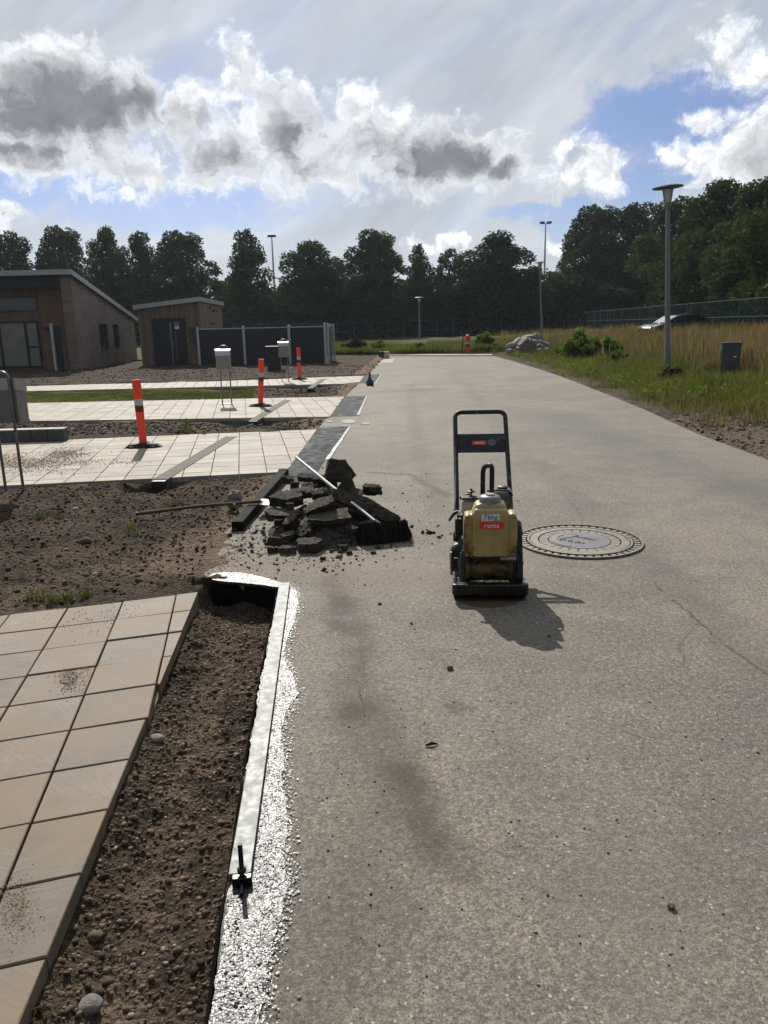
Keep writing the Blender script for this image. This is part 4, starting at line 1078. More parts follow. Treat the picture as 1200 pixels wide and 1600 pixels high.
slab(545, 775, 50, 18, -16, 'slab supporting the pointed fragment', 10, 8, .10, Y=6.42)
# crumbs filling the pile
def H_pile(x, y):
    c = pl(510, 800, 6.2); q = np.hypot((x - c.x - .0) / .50, (y - 6.25) / .62); return .27 * np.clip(1 - q, 0, 1) ** .8 + fbm(x, y, 18, 3) * .02 * (q < 1) - .012
c = pl(510, 800, 6.2)
hf = heightfield('asphalt_crumbs', c.x - .55, c.x + .55, 5.55, 6.95, .02, H_pile, 'chunk'); hf['kind'] = 'stuff'
g = np.random.default_rng(77); q = np.column_stack([c.x + g.normal(0, .33, 900), 6.2 + g.normal(0, .34, 900)]); z = np.maximum(H_pile(q[:, 0], q[:, 1]), 0)
scatter_stones('asphalt_crumbs', 'chunk', np.column_stack([q, z]), .005 + .022 * g.random(900) ** 3, 78, .8)

# broom leaning on the pile
hb = at(600, 846); hd = Vector((hb.x, hb.y, .055)); byaw = R(17)
br = thing('broom', 'wide black push broom with a bright metal handle leaning over the asphalt pile', 'broom', (hd.x, hd.y, 0), byaw)
MB().box(-.185, .185, -.024, .024, .118, .138).build('broom_head', 'blackplastic', br, bevel=.005)
bb_ = MB(); rr = random.Random(4)
for k in range(2600):
    x = rr.uniform(-.19, .19); y = rr.uniform(-.03, .03); ex = x * 1.08 + rr.uniform(-.034, .034); ey = y * 2.3 + rr.uniform(-.03, .022); w = .0016; zt_ = rr.uniform(.105, .162); zb_ = rr.uniform(0.001, .03)
    bb_.add([(x - w, y, zt_), (x + w, y, zt_), (ex + w, ey, zb_), (ex - w, ey, zb_), (x, y - w, zt_), (x, y + w, zt_), (ex, ey + w, zb_), (ex, ey - w, zb_)], [(0, 1, 2, 3), (4, 5, 6, 7)])
bb_.build('bristles', 'bristle', br, kind='stuff')
hs = pl(588, 826, 5.80); hs = Vector((hd.x - .03, hd.y, .135)); he = pl(463, 715, 6.75)
iv = Matrix.Rotation(-byaw, 4, 'Z') @ Matrix.Translation(-Vector((hd.x, hd.y, 0)))
MB().tube([iv @ hs, iv @ he], .0135, 12).build('handle', 'alu', br, smooth=True)
MB().tube([iv @ hs, iv @ hs.lerp(he, .05)], .019, 12).build('socket', 'blackplastic', br)

# black tarred beam
a = at(371, 826, .02); b_ = at(444, 741, .05); dv = b_ - a
bx = thing('tarred_beam', 'thick black tarred beam lying between the bare soil and the asphalt pile', 'beam', a)
yaw = math.atan2(-dv.x, dv.y); pit = math.atan2(dv.z, math.hypot(dv.x, dv.y)); bx.rotation_euler = (0, 0, yaw)
BM = Matrix.Rotation(pit, 4, 'X')
bmb = MB().box(-.048, .048, 0, dv.length, -.02, .06, BM); o = bmb.build('beam', 'blackwood', bx, bevel=.006)
MB().box(-.052, .052, dv.length - .08, dv.length + .004, -.024, .064, BM).build('end_cap', 'blackwood', bx, bevel=.004)
MB().box(-.0485, .0485, -.004, .03, -.022, .062, BM).build('end_cap', 'blackwood', bx, bevel=.004)

# shovel and grey sack
s0 = at(213, 803, .03); s1 = at(408, 783, .12); sv = thing('shovel', 'shovel with a long worn wooden handle lying across the soil left of the asphalt pile', 'shovel', s0)
MB().tube([(0, 0, 0), (s1 - s0) * .5 + Vector((0, 0, .012)), s1 - s0], [.0165, .015, .014], 10).build('handle', 'wood_handle', sv, smooth=True)
MB().tube([(0, 0, 0), (s1 - s0) * .02], [.018, .018], 10).build('end_grip', 'blackplastic', sv)
bl = MB(); e = s1 - s0; dx = Vector((.10, -.02, .0)); 
pts = []
for i in range(7):
    for j in range(6):
        u = i / 6 - .5; v = j / 5; pts.append(e + Vector((v * .27 - .02, u * .23, -.035 - .07 * v + .03 * (2 * u) ** 2 + .02 * math.sin(v * 3))))
bl.add(pts, [(i * 6 + j, i * 6 + j + 1, (i + 1) * 6 + j + 1, (i + 1) * 6 + j) for i in range(6) for j in range(5)])
ob = bl.build('blade', 'galv_dark', sv, smooth=True); md = ob.modifiers.new('solid', 'SOLIDIFY'); md.thickness = .003
p1 = at(366, 787, .14); p2 = at(373, 803, .0)
st = MB().tube([p1, p2], .013, 8).build('steel_peg', 'galv', None); tag(st, 'short grey steel peg standing in the soil under the shovel handle', 'peg')
bm = bmesh.new(); bmesh.ops.create_icosphere(bm, subdivisions=4, radius=1)
for v in bm.verts:
    f = 1 + .18 * mn.noise(v.co * 2.1) + .06 * mn.noise(v.co * 6); v.co = Vector((v.co.x * .085 * f, v.co.y * .07 * f, v.co.z * .085 * f + .02 * v.co.x))
me = bpy.data.meshes.new('grey_boulder'); bm.to_mesh(me); bm.free(); me.materials.append(M['stone'])
for p in me.polygons: p.use_smooth = True
o = bpy.data.objects.new('field_stone', me); C.objects.link(o); o.location = at(366, 781, .07); o.rotation_euler = (R(20), R(-30), R(20)); tag(o, 'smooth pale grey stone on the soil behind the shovel handle', 'stone')
for (px, py, r, lab) in ((147, 899, .028, 'pale flat stone in the middle of the bare soil'), (118, 797, .03, 'whitish stone on the soil left of the drain hollow'), (134, 848, .05, 'dark clod standing on the sandy patch of soil'),
                         (246, 1156, .030, 'round white stone against the paving in the trench'), (141, 1574, .034, 'bluish grey stone at the bottom of the trench'), (150, 1465, .022, 'dark stone beside the grass tuft low in the trench')):
    bm = bmesh.new(); bmesh.ops.create_icosphere(bm, subdivisions=3, radius=r)
    for v in bm.verts: v.co *= 1 + .28 * mn.noise(v.co / r * .9 + Vector((px, py, 0))); v.co.z *= .62
    me = bpy.data.meshes.new('field_stone'); bm.to_mesh(me); bm.free(); me.materials.append(M['clod'] if lab.startswith('dark') else M['stone'])
    for p in me.polygons: p.use_smooth = True
    q = march(px, py, H_left, .8, 30); o = bpy.data.objects.new('field_stone', me); C.objects.link(o); o.location = (q.x, q.y, q.z + r * .25); tag(o, lab, 'stone')

# ------------------------------------------------------------------ plate compactor
cp = at(764, 939); cp = Vector((cp.x, cp.y + .26, 0))
K = thing('plate_compactor', 'yellow tanked plate compactor standing alone on the road', 'plate compactor', cp + Vector((.025, 0, 0)), R(-4))
# base plate: upturned lips front and back
prof = [(-.275, .085), (-.262, .045), (-.235, .018), (-.19, .0), (.19, .0), (.235, .02), (.262, .055), (.275, .095)]
prof2 = [(y * .975, z + .017) for (y, z) in prof][::-1]
side = [(y, z) for y, z in prof + prof2]
mb = MB(); n_ = len(side); vs = [(-.222, y, z) for y, z in side] + [(.222, y, z) for y, z in side]; m_ = len(prof)
fs = [(i, (i + 1) % n_, n_ + (i + 1) % n_, n_ + i) for i in range(n_)]
for i in range(m_ - 1):
    fs.append((i, n_ - 1 - i, n_ - 2 - i, i + 1)); fs.append((n_ + i + 1, n_ + n_ - 2 - i, n_ + n_ - 1 - i, n_ + i))
mb.add(vs, fs); mb.build('base_plate', 'oiled_plate', K, bevel=.002)
MB().prism(rounded(-.232, .232, -.285, -.225, .028), .040, .112).build('front_lip', 'oiled_plate', K, bevel=.010, seg=3)
for x in (-.21, .21): MB().box(x - .006, x + .006, -.23, .23, .015, .055).build('side_rib', 'oiled_plate', K, bevel=.002)
for x in (-.06, .0, .06): MB().lathe([(.011, 0), (.011, .008), (.006, .012)], 6, Matrix.Translation((x, -.262, .094)) @ Matrix.Rotation(R(70), 4, 'X')).build('bolt', 'galv_dark', K)
# exciter
MB().tube([(-.125, -.10, .165), (.125, -.10, .165)], .082, 28).build('exciter_housing', 'exciter', K, bevel=.006, smooth=True)
for x in (-.13, .13): MB().tube([(x - .012, -.10, .165), (x + .012, -.10, .165)], .092, 28).build('exciter_flange', 'exciter', K, bevel=.003, smooth=True)
for x in (-.15, .15): MB().box(x - .022, x + .022, -.15, .02, .02, .075).build('exciter_foot', 'oiled_plate', K, bevel=.004)
# upper deck on rubber mounts
MB().box(-.17, .19, -.16, .24, .272, .292).build('engine_deck', 'black', K, bevel=.004)
for x in (-.15, .16):
    for y in (-.13, .20):
        MB().lathe([(.028, .06), (.034, .10), (.034, .22), (.028, .272)], 16, Matrix.Translation((x, y, 0))).build('rubber_mount', 'rubber', K, smooth=True)
# engine
MB().box(-.155, .07, .0, .21, .30, .47).build('crankcase', 'engine', K, bevel=.015)
fins = MB()
for k in range(9): fins.box(-.195, -.10, .03, .17, .335 + k * .016, .342 + k * .016)
fins.build('cooling_fins', 'engine', K, kind='stuff')
MB().tube([(-.165, .10, .38), (-.205, .10, .38)], .078, 28).build('recoil_cover', 'blackplastic', K, bevel=.006, smooth=True)
MB().prism(rounded(-.165, .04, -.02, .12, .025), .475, .57).build('air_filter', 'cream', K, bevel=.014, seg=3)
MB().box(-.168, .0, -.035, .04, .582, .598).build('filter_lid', 'blackplastic', K, bevel=.005)
MB().lathe([(.006, 0), (.006, .02), (.026, .022), (.026, .03), (.008, .034), (.008, .046)], 16, Matrix.Translation((-.105, .03, .598))).build('wing_nut', 'blackplastic', K)
MB().prism(rounded(.035, .16, .05, .21, .03), .47, .615).build('fuel_tank', 'engine', K, bevel=.018, seg=3)
MB().tube([(.0, .05, .622), (.06, .02, .632), (.13, .04, .625), (.155, .06, .59)], .008, 8).build('fuel_hose', 'blackplastic', K, smooth=True)
MB().tube([(-.19, .0, .50), (-.22, -.02, .49), (-.245, -.05, .455)], [.011, .014, .008], 10).build('throttle_lever', 'blackplastic', K, smooth=True)
MB().box(-.205, -.165, -.03, .06, .33, .46).build('starter_box', 'black', K, bevel=.006)
# lifting bail
for xo, y in ((-.018, .05), (.018, .0)):
    pass
pts = [(-.028, .10, .30), (-.028, .10, .70)] + arc_corner((-.028, .10, .70), (-.028, .10, .77), (.02, -.0, .80), .05) + arc_corner((-.028, .10, .77), (.022, .0, .80), (.022, .0, .60), .04) + [(.022, .0, .30)]
MB().tube(pts, .0155, 14).build('lifting_bail', 'black', K, smooth=True)
# water tank (front), built as a stepped moulded tank
TW = .158
body = [(-TW, .268), (TW, .268), (TW + .004, .30), (TW + .004, .50), (TW - .006, .535), (TW - .030, .542), (TW - .047, .53), (.098, .57), (.085, .595), (.055, .603), (-.055, .603), (-.085, .595), (-.098, .57), (-TW + .047, .53), (-TW + .03, .535), (-TW + .006, .528), (-TW - .002, .49), (-TW - .004, .30)]
vs = [(x, -.225, z) for x, z in body] + [(x, -.095, z) for x, z in body]; n_ = len(body)
mb = MB().add(vs, [tuple(range(n_)), tuple(range(2 * n_ - 1, n_ - 1, -1))] + [((i + 1) % n_, i, n_ + i, n_ + (i + 1) % n_) for i in range(n_)])
o = mb.build('water_tank', 'tank', K, bevel=.014, seg=3, smooth=True)
cb = [(-.10, .275), (.10, .275), (.104, .30), (.106, .54), (.094, .575), (-.094, .575), (-.106, .54), (-.104, .30)]
vs = [(x, -.252, z) for x, z in cb] + [(x, -.20, z) for x, z in cb]; n_ = 8
MB().add(vs, [tuple(range(n_)), tuple(range(2 * n_ - 1, n_ - 1, -1))] + [((i + 1) % n_, i, n_ + i, n_ + (i + 1) % n_) for i in range(n_)]).build('tank_bulge', 'tank', K, bevel=.012, seg=3, smooth=True)
MB().lathe([(.052, .595), (.066, .603), (.066, .628), (.056, .640), (.030, .645), (.028, .652), (.0, .654)], 28, Matrix.Translation((.0, -.165, 0))).build('tank_cap', 'capgrey', K, smooth=True)
MB().box(-.055, .052, -.2535, -.2528, .505, .546).build('weight_sticker', 'stick_white', K)
MB().prism([(x, z) for x, z in rounded(-.068, .078, .452, .496, .008)], 0, .0008, Matrix.Translation((0, -.2528, 0)) @ Matrix.Rotation(R(90), 4, 'X')).build('hire_sticker', 'stick_red', K)
text_part('lettering', '76kg', .046, 'print_navy', K, (-.0015, -.2540, .526), (R(90), 0, 0), sx=.98)
text_part('lettering', 'renta', .043, 'print_white', K, (.005, -.2541, .474), (R(90), 0, 0))
# belt guard
gd = [(.12, .08), (.12, .29), (.10, .36), (.06, .42), (-.02, .44), (-.07, .41), (-.17, .20), (-.19, .10), (-.17, .06)]
vs = [(.165, y, z + .02) for y, z in gd] + [(.208, y, z) for y, z in gd]; n_ = len(gd)
MB().add(vs, [tuple(range(n_)), tuple(range(2 * n_ - 1, n_ - 1, -1))] + [((i + 1) % n_, i, n_ + i, n_ + (i + 1) % n_) for i in range(n_)]).build('belt_guard', 'black', K, bevel=.012, seg=3, smooth=True)
# wheel bracket / side loop on the left
lp = [(-.225, .02, .10), (-.228, .02, .22)] + arc_corner((-.228, .02, .22), (-.228, .02, .275), (-.15, .02, .275), .05) + [(-.10, .02, .26)]
MB().tube(lp, .014, 10).build('side_bar', 'galv_dark', K, smooth=True)
MB().tube([(-.215, .02, .235), (-.12, .02, .235)], .042, 20).build('transport_wheel', 'rubber', K, bevel=.008, smooth=True)
MB().box(-.238, -.226, -.03, .07, .09, .24).build('side_bracket', 'galv_dark', K, bevel=.003)
MB().tube([(-.06, -.20, .255), (-.12, -.16, .20), (-.135, -.13, .12), (-.15, -.13, .07)], .011, 8).build('drain_hose', 'blackplastic', K, smooth=True)
MB().tube([(-.16, -.14, .285), (-.10, -.23, .265), (.12, -.24, .262)], .010, 8).build('sprinkler_pipe', 'black', K, smooth=True)
MB().tube([(.06, -.24, .262), (.155, -.236, .262)], .014, 10).build('sprinkler_pipe', 'galv_dark', K)
# handle
hA = Vector((-.183, .24, .24)); hB = Vector((-.183, .97, 1.02)); hC = Vector((.183, .97, 1.02)); hD = Vector((.183, .24, .24))
pts = [hA, hA.lerp(hB, .5)] + arc_corner(hA, hB, hC, .055) + arc_corner(hB, hC, hD, .055) + [hD.lerp(hC, .5), hD]
MB().tube(pts, .0165, 14).build('handle_frame', 'black', K, smooth=True)
hn = (hB - hA).normalized()
f0 = hA.lerp(hB, .665); f1 = hA.lerp(hB, .815)
tilt = math.atan2(hn.z, hn.y)
pm_ = Matrix.Translation(hA.lerp(hB, .74) + Vector((.183, 0, 0))) @ Matrix.Rotation(tilt, 4, 'X')
hl = (f1 - f0).length / 2
MB().box(-.178, .178, -hl, hl, -.004, .004, pm_).build('handle_panel', 'black', K, bevel=.002)
MB().prism(rounded(-.065, .035, -.018, .018, .003), .0042, .005, pm_).build('hire_sticker', 'stick_red', K)
o = text_part('lettering', 'renta', .031, 'print_white', K, pm_ @ Vector((-.015, .001, .0058)), (tilt, 0, 0))
ring = MB(); ring.lathe([(.024, .0), (.0285, .0), (.0285, .0008), (.024, .0008), (.024, 0)], 28, pm_ @ Matrix.Translation((.075, .003, .0044)))
for a in (-.4, .35, 1.2): ring.box(-.018, .018, -.002, .002, 0, .0008, pm_ @ Matrix.Translation((.075, .003, .0044)) @ Matrix.Rotation(a + .9, 4, 'Z'))
ring.build('round_emblem', 'emblem', K)
for x in (-.183, .183):
    MB().tube([(x - .03, .25, .27), (x + .03, .25, .27)], .034, 18).build('handle_pivot', 'rubber', K, smooth=True)

MB().tube([(-.13, .20, .47), (-.17, .16, .56), (-.12, .06, .60), (-.06, .05, .575)], .006, 6).build('ignition_cable', 'blackplastic', K, smooth=True)
MB().tube([(-.215, -.03, .49), (-.20, .20, .55), (-.19, .55, .64), (-.186, .80, .84)], .005, 6).build('throttle_cable', 'blackplastic', K, smooth=True)
MB().lathe([(.028, .615), (.032, .62), (.032, .635), (.020, .640), (0, .641)], 18, Matrix.Translation((.10, .13, 0))).build('fuel_cap', 'blackplastic', K, smooth=True)
MB().tube([(.06, .17, .50), (.06, .25, .50), (.13, .27, .50), (.13, .27, .44)], .022, 12).build('exhaust', 'engine', K, smooth=True)
for (x, z) in ((-.14, .285), (.14, .285), (-.14, .52), (.145, .52)): MB().lathe([(.010, 0), (.010, .006), (.005, .009)], 6, Matrix.Translation((x, -.226, z)) @ Matrix.Rotation(R(90), 4, 'X')).build('bolt', 'galv_dark', K)
for (y, z) in ((.06, .16), (.05, .30), (-.04, .38), (-.12, .20)): MB().lathe([(.011, 0), (.011, .006), (.005, .009)], 6, Matrix.Translation((.208, y, z)) @ Matrix.Rotation(R(90), 4, 'Y')).build('bolt', 'galv', K)
MB().tube([(-.15, -.02, .26), (-.10, -.06, .24), (-.02, -.19, .245), (.03, -.23, .25)], .007, 6).build('water_hose', 'blackplastic', K, smooth=True)
gm = MB(); rq = random.Random(5)
for k in range(420):
    x = rq.uniform(-.21, .21); y = rq.uniform(-.22, .20); r = rq.uniform(.002, .008); gm.lathe([(r, 0), (r * .8, r * .6), (r * .2, r * .9)], 5, Matrix.Translation((x, y, .016)))
gm.build('caked_grit', 'clod', K, kind='stuff')
# thin dark sheet under the compactor
sheet('dark_base_sheet', [at2(cx_, cy_) for cx_, cy_ in [(712, 938), (735, 947), (765, 950), (800, 946), (822, 936), (800, 928), (720, 928)]], .003, 'clod', amp=.012)

# ------------------------------------------------------------------ manhole cover
mc = at(905, 846); mR = .475
mh = thing('manhole_cover', 'round worn iron manhole cover with a raised emblem set in the road', 'manhole cover', (mc.x, mc.y, 0), R(12))
def ringmb(r0, r1, z0, z1, seg=72): return MB().lathe([(r0, z0), (r1, z0), (r1, z1), (r0, z1), (r0, z0)], seg)
MB().lathe([(0, .001), (mR, .001), (mR, .004), (0, .004)], 72).build('frame_bed', 'cast_dark', mh)
ringmb(mR * .965, mR, .004, .016).build('outer_rim', 'cast', mh)
ringmb(mR * .80, mR * .835, .004, .015).build('frame_rim', 'cast', mh)
def sector(r0, r1, a0, a1, z0, z1, k=3):
    vs = []; 
    for z in (z0, z1):
        for i in range(k + 1):
            a = a0 + (a1 - a0) * i / k; vs.append((r0 * math.cos(a), r0 * math.sin(a), z))
        for i in range(k, -1, -1):
            a = a0 + (a1 - a0) * i / k; vs.append((r1 * math.cos(a), r1 * math.sin(a), z))
    n = 2 * (k + 1)
    return vs, [tuple(range(n - 1, -1, -1)), tuple(range(n, 2 * n))] + [(i, (i + 1) % n, n + (i + 1) % n, n + i) for i in range(n)]
tk = sector(mR * .855, mR * .95, -.045, .045, .004, .0085, 1)
me = bpy.data.meshes.new('frame_stud'); me.from_pydata(*[tk[0], [], tk[1]]); me.materials.append(M['cast'])
for k in range(44):
    o = bpy.data.objects.new('frame_stud', me); C.objects.link(o); o.parent = mh; o.rotation_euler = (0, 0, 2 * math.pi * k / 44)
ringmb(mR * .66, mR * .785, .004, .013).build('lid_rim', 'cast', mh)
bk = sector(mR * .50, mR * .64, -.107, .107, .004, .010, 2)
me = bpy.data.meshes.new('lid_block'); me.from_pydata(*[bk[0], [], bk[1]]); me.materials.append(M['cast'])
for k in range(26):
    o = bpy.data.objects.new('lid_block', me); C.objects.link(o); o.parent = mh; o.rotation_euler = (0, 0, 2 * math.pi * k / 26)
MB().lathe([(0, .004), (mR * .485, .004), (mR * .485, .012), (0, .012)], 60).build('emblem_plate', 'cast_plate', mh)
ar = MB(); ar.add(*sector(mR * .36, mR * .45, 1.9, 3.9, .012, .0155, 12)); ar.build('emblem_arc', 'cast', mh)
# worn, unreadable raised script in three slanting lines
scr = MB(); rr = random.Random(12)
for ln, (ox, oy, L_, hgt) in enumerate(((-.10, -.02, .19, .05), (.035, .035, .14, .022), (.055, .0, .14, .022))):
    a = R(-52); ca_, sa_ = math.cos(a), math.sin(a); x = 0
    while x < L_:
        pts = [];
        for k in range(5):
            u = x + rr.uniform(-.3, 1.0) * hgt * .5; v = rr.uniform(-.5, .5) * hgt
            pts.append((ox - .03 + u * ca_ - v * sa_, oy + .07 + u * sa_ + v * ca_, .0135))
        scr.tube(pts, .0022 if hgt < .03 else .0032, 5); x += hgt * .62
scr.tube([(-.14, .03, .0135), (-.10, .075, .0135), (-.02, .085, .0135), (.05, .125, .0135)], .003, 5)
scr.build('raised_script', 'cast_dark', mh)

# ------------------------------------------------------------------ delineator posts
def delineator(p, hgt, rz, lean, label, fold=0.0):
    t = thing('delineator_post', label, 'traffic post', (p[0], p[1], .0), rz, 'orange posts along the driveways')
    Mx = Matrix.Translation((0, 0, .06)) @ Matrix.Rotation(lean, 4, 'Y') @ Matrix.Rotation(fold, 4, 'X')
    h = hgt - .06; w = .062; d = .022
    def seg(z0, z1, w0, w1, name, m, e=0.0):
        vs = []
        for z, ww in ((z0, w0), (z1, w1)):
            for (sx, sy) in ((-1, -.4), (-.55, -1), (.55, -1), (1, -.4), (1, .4), (.55, 1), (-.55, 1), (-1, .4)):
                vs.append(Mx @ Vector((sx * (ww + e), sy * (d + e), z)))
        return MB().add(vs, [tuple(range(7, -1, -1)), tuple(range(8, 16))] + [(i, (i + 1) % 8, 8 + (i + 1) % 8, 8 + i) for i in range(8)]).build(name, m, t)
    seg(-.01, h * .50, w * .88, w * .95, 'lower_panel', 'orange')
    seg(h * .50 + .001, h * .60, w * .96, w * .97, 'dark_band', 'darkred', .0005)
    seg(h * .60 + .001, h * .70, w * .97, w * .98, 'reflective_band', 'reflect', .0005)
    seg(h * .70 + .001, h * .985, w * .98, w * 1.0, 'upper_panel', 'orange')
    MB().prism([(-w, h * .985), (w, h * .985), (w * .95, h), (-w * .95, h)], -d * .9, d * .9, Mx @ Matrix.Rotation(R(90), 4, 'X')).build('top_cap', 'orange', t)
    vs = [(w * .75 * math.cos(a), -d - .001, h * .955 + w * .75 * math.sin(a)) for a in np.linspace(math.pi, 2 * math.pi, 9)]
    MB().add([Mx @ Vector(v) for v in vs] + [Mx @ Vector((v[0], v[1] - .006, v[2])) for v in vs], [tuple(range(9, 18))] + [(i, i + 1, 10 + i, 9 + i) for i in range(8)]).build('grip_flap', 'orange', t)
    MB().box(-.012 + .02, .012 + .02, -d - .004, -d, h * .74, h * .86, Mx).build('slot_rib', 'orange', t)
    # rubber foot: tapered, notched slab
    f = MB(); B_ = .275
    for sgn in (-1, 1):
        f.add([(sgn * x, y, z) for x, y, z in ((.04, -.10, 0), (B_, -.055, 0), (B_, .055, 0), (.04, .10, 0), (.04, -.085, .062), (B_ * .72, -.06, .05), (B_ * .72, .06, .05), (.04, .085, .062))],
              [(0, 1, 5, 4), (1, 2, 6, 5), (2, 3, 7, 6), (4, 5, 6, 7), (0, 3, 2, 1)] if sgn > 0 else [(4, 5, 1, 0), (5, 6, 2, 1), (6, 7, 3, 2), (7, 6, 5, 4), (1, 2, 3, 0)])
    f.box(-.07, .07, -.105, .105, 0, .072)
    f.build('rubber_foot', 'rubber', t, bevel=.006)
    n = MB(); n.box(-.18, -.11, -.108, -.07, -.002, .028); n.box(.11, .18, -.108, -.07, -.002, .028); n.build('foot_notch', 'blackplastic', t)
    return t
delineator(at2(224.5, 699), .98, R(4), R(-1.0), 'red orange post nearest the camera, standing on the first far driveway')
delineator(at2(407.5, 635), 1.02, R(-14), R(4.6), 'red orange post leaning slightly right beside the drain in the middle')
delineator(at2(468, 593), 1.03, R(8), R(.6), 'smallest looking red orange post, farthest away by the dark fence panels')
# far hazard post and stake at the end of the road
t = thing('hazard_marker', 'small red and grey hazard marker standing in the weeds at the end of the road', 'traffic post', (at(727.5, 553).x, 43.9, 0.0))
MB().prism(rounded(-.13, .13, -.06, .06, .05), 0.0, .42).build('lower_body', 'red_plastic', t); MB().box(-.10, .10, -.055, .055, .42, .58).build('band', 'brownwood', t)
MB().box(-.12, .12, -.055, .055, .58, .68).build('grey_band', 'reflect', t); MB().lathe([(.13, .68), (.15, .78), (.15, .95), (.10, 1.06), (0, 1.1)], 16).build('head', 'red_plastic', t, smooth=True)
s = pl(720.5, 550, 43.9); o = MB().tube([(0, 0, -.2), (.12, .05, 1.0), (-.05, .06, 1.28)], [.04, .035, .03], 7).build('wooden_stake', 'brownwood', None, loc=(s.x, s.y, 0)); tag(o, 'brown wooden stake leaning beside the red hazard marker', 'stake')

# ------------------------------------------------------------------ letterboxes
def letterbox(p, rz, label, front='-', plate=True, hz=1.30):
    t = thing('letterbox', label, 'letterbox', (p[0], p[1], 0), rz, 'steel letterboxes on stands')
    g = .105; s = 1 if front == '-' else -1
    pts = [(-g, 0, -.15 if not plate else .0)] + arc_corner((-g, 0, 0), (-g, 0, hz), (g, 0, hz), .085, 6) + arc_corner((-g, 0, hz), (g, 0, hz), (g, 0, 0), .085, 6) + [(g, 0, -.15 if not plate else .0)]
    MB().tube(pts, .0155, 12).build('stand', 'galv_dark', t, smooth=True)
    z0, z1 = hz - .54, hz - .085; yf, yb = -.20 * s, -.022 * s
    a, b = min(yf, yb), max(yf, yb)
    MB().box(-.155, .155, a, b, z0, z1 - .11).build('box', 'stain_face', t, bevel=.008)
    # curved lid: quarter-round towards the front
    prf = [(yb, z1 - .108), (yb, z1 + .02)] + [(yb + (yf - s * .012 - yb) * math.sin(R(k * 15)), z1 - .108 + .128 * math.cos(R(k * 15)) ** .8) for k in range(1, 7)]
    prf.append((yf - s * .012, z1 - .13))
    n = len(prf); vs = [(-.162, y, z) for y, z in prf] + [(.162, y, z) for y, z in prf]
    MB().add(vs, [tuple(range(n)), tuple(range(2 * n - 1, n - 1, -1))] + [(i, n + i, n + (i + 1) % n, (i + 1) % n) for i in range(n)]).build('lid', 'stainless', t, smooth=True)
    MB().tube([(0, yf - s * .001, z0 + .26), (0, yf - s * .006, z0 + .26)], .012, 14).build('lock', 'galv_dark', t)
    MB().box(-.157, .157, min(yf, yf - s * .006), max(yf, yf - s * .006), z0 + .0, z0 + .022).build('bottom_trim', 'galv', t)
    for x in (-.13, .13): MB().tube([(x, yf - s * .0, z0 + .05), (x, yf - s * .004, z0 + .05)], .006, 8).build('rivet', 'galv_dark', t)
    if plate: MB().box(-.17, .17, -.06, .06, 0.001, .012).build('foot_plate', 'galv_dark', t, bevel=.002)
    return t
letterbox(at2(23, 766), R(-9), 'large looking steel letterbox cut off by the left edge of the picture', front='+', plate=False, hz=1.27)
letterbox(at2(355, 631), R(2), 'steel letterbox on two legs beside the middle orange post')
letterbox(at2(446, 596), R(2), 'steel letterbox farther back, standing in front of the dark fence', hz=1.32)
# waste bin
p = at(430, 581); t = thing('waste_bin', 'plain black bin standing left of the farther letterbox', 'bin', (p.x - .02, p.y, 0), R(5))
MB().prism([(-.25, 0), (.27, 0), (.30, .95), (-.29, .95)], -.28, .28, Matrix.Rotation(R(90), 4, 'X')).build('body', 'anthracite', t, bevel=.03)
MB().box(-.31, .32, -.31, .31, .95, .99).build('lid', 'blackplastic', t, bevel=.012)
# bottle-shaped weight by the far patch, buckets
p = at(578, 602.5); o = MB().lathe([(.098, 0), (.105, .01), (.105, .10), (.095, .13), (.045, .20), (.030, .26), (.032, .36), (.038, .365), (.038, .385), (0, .39)], 24).build('tar_bottle', 'blackplastic', None, loc=p, smooth=True)
tag(o, 'black bottle shaped can standing on the road edge beside the far asphalt patch', 'can')
p = at(596, 560.3); t = thing('bucket', 'dark blue bucket at the far left corner of the road', 'bucket', (p.x, p.y, .0))
MB().lathe([(.12, 0), (.15, .34), (.158, .34), (.158, .36), (0, .36)], 20).build('body', 'darkblue', t); MB().tube([(-.155, 0, .34), (-.1, -.02, .25), (0, -.16, .19), (.1, -.02, .25), (.155, 0, .34)], .006, 6).build('bail', 'galv_dark', t)
p = at(604, 560.0); t = thing('jerrycan', 'milky plastic can with yellow contents next to the dark blue bucket', 'can', (p.x + .02, p.y, 0))
MB().prism(rounded(-.13, .13, -.10, .10, .04), .13, .36).build('body', 'milky', t, bevel=.015); MB().prism(rounded(-.13, .13, -.10, .10, .04), 0, .129).build('lower_body', 'yellowcan', t)
MB().lathe([(.03, .36), (.03, .40), (0, .40)], 12, Matrix.Translation((.05, 0, 0))).build('cap', 'milky', t)

# ------------------------------------------------------------------ house at the left
def wquad(mb, p, q, z0, z1): mb.add([(p[0], p[1], z0), (q[0], q[1], z0), (q[0], q[1], z1), (p[0], p[1], z1)], [(0, 1, 2, 3)])
HY = 35.0
def hx(px, py, Y=HY): return pl(px, py, Y).x
def hz(py, px=60, Y=HY): return pl(px, py, Y).z
xa = hx(117, 500); zt = hz(430, 100); zg = -.1
xb = hx(213, 540, 44.5); yb_ = 44.5; zb = hz(500, 212, 44.5)
Hs_ = thing('brick_house', 'pale brick house with timber front and sloping roof at the left', 'house', (xa, HY, 0))
xl = -9.0; pier = xa - hx(101, 500)
def hb(name, m, *b, **k): return MB().box(*b).build(name, m, Hs_, **k)
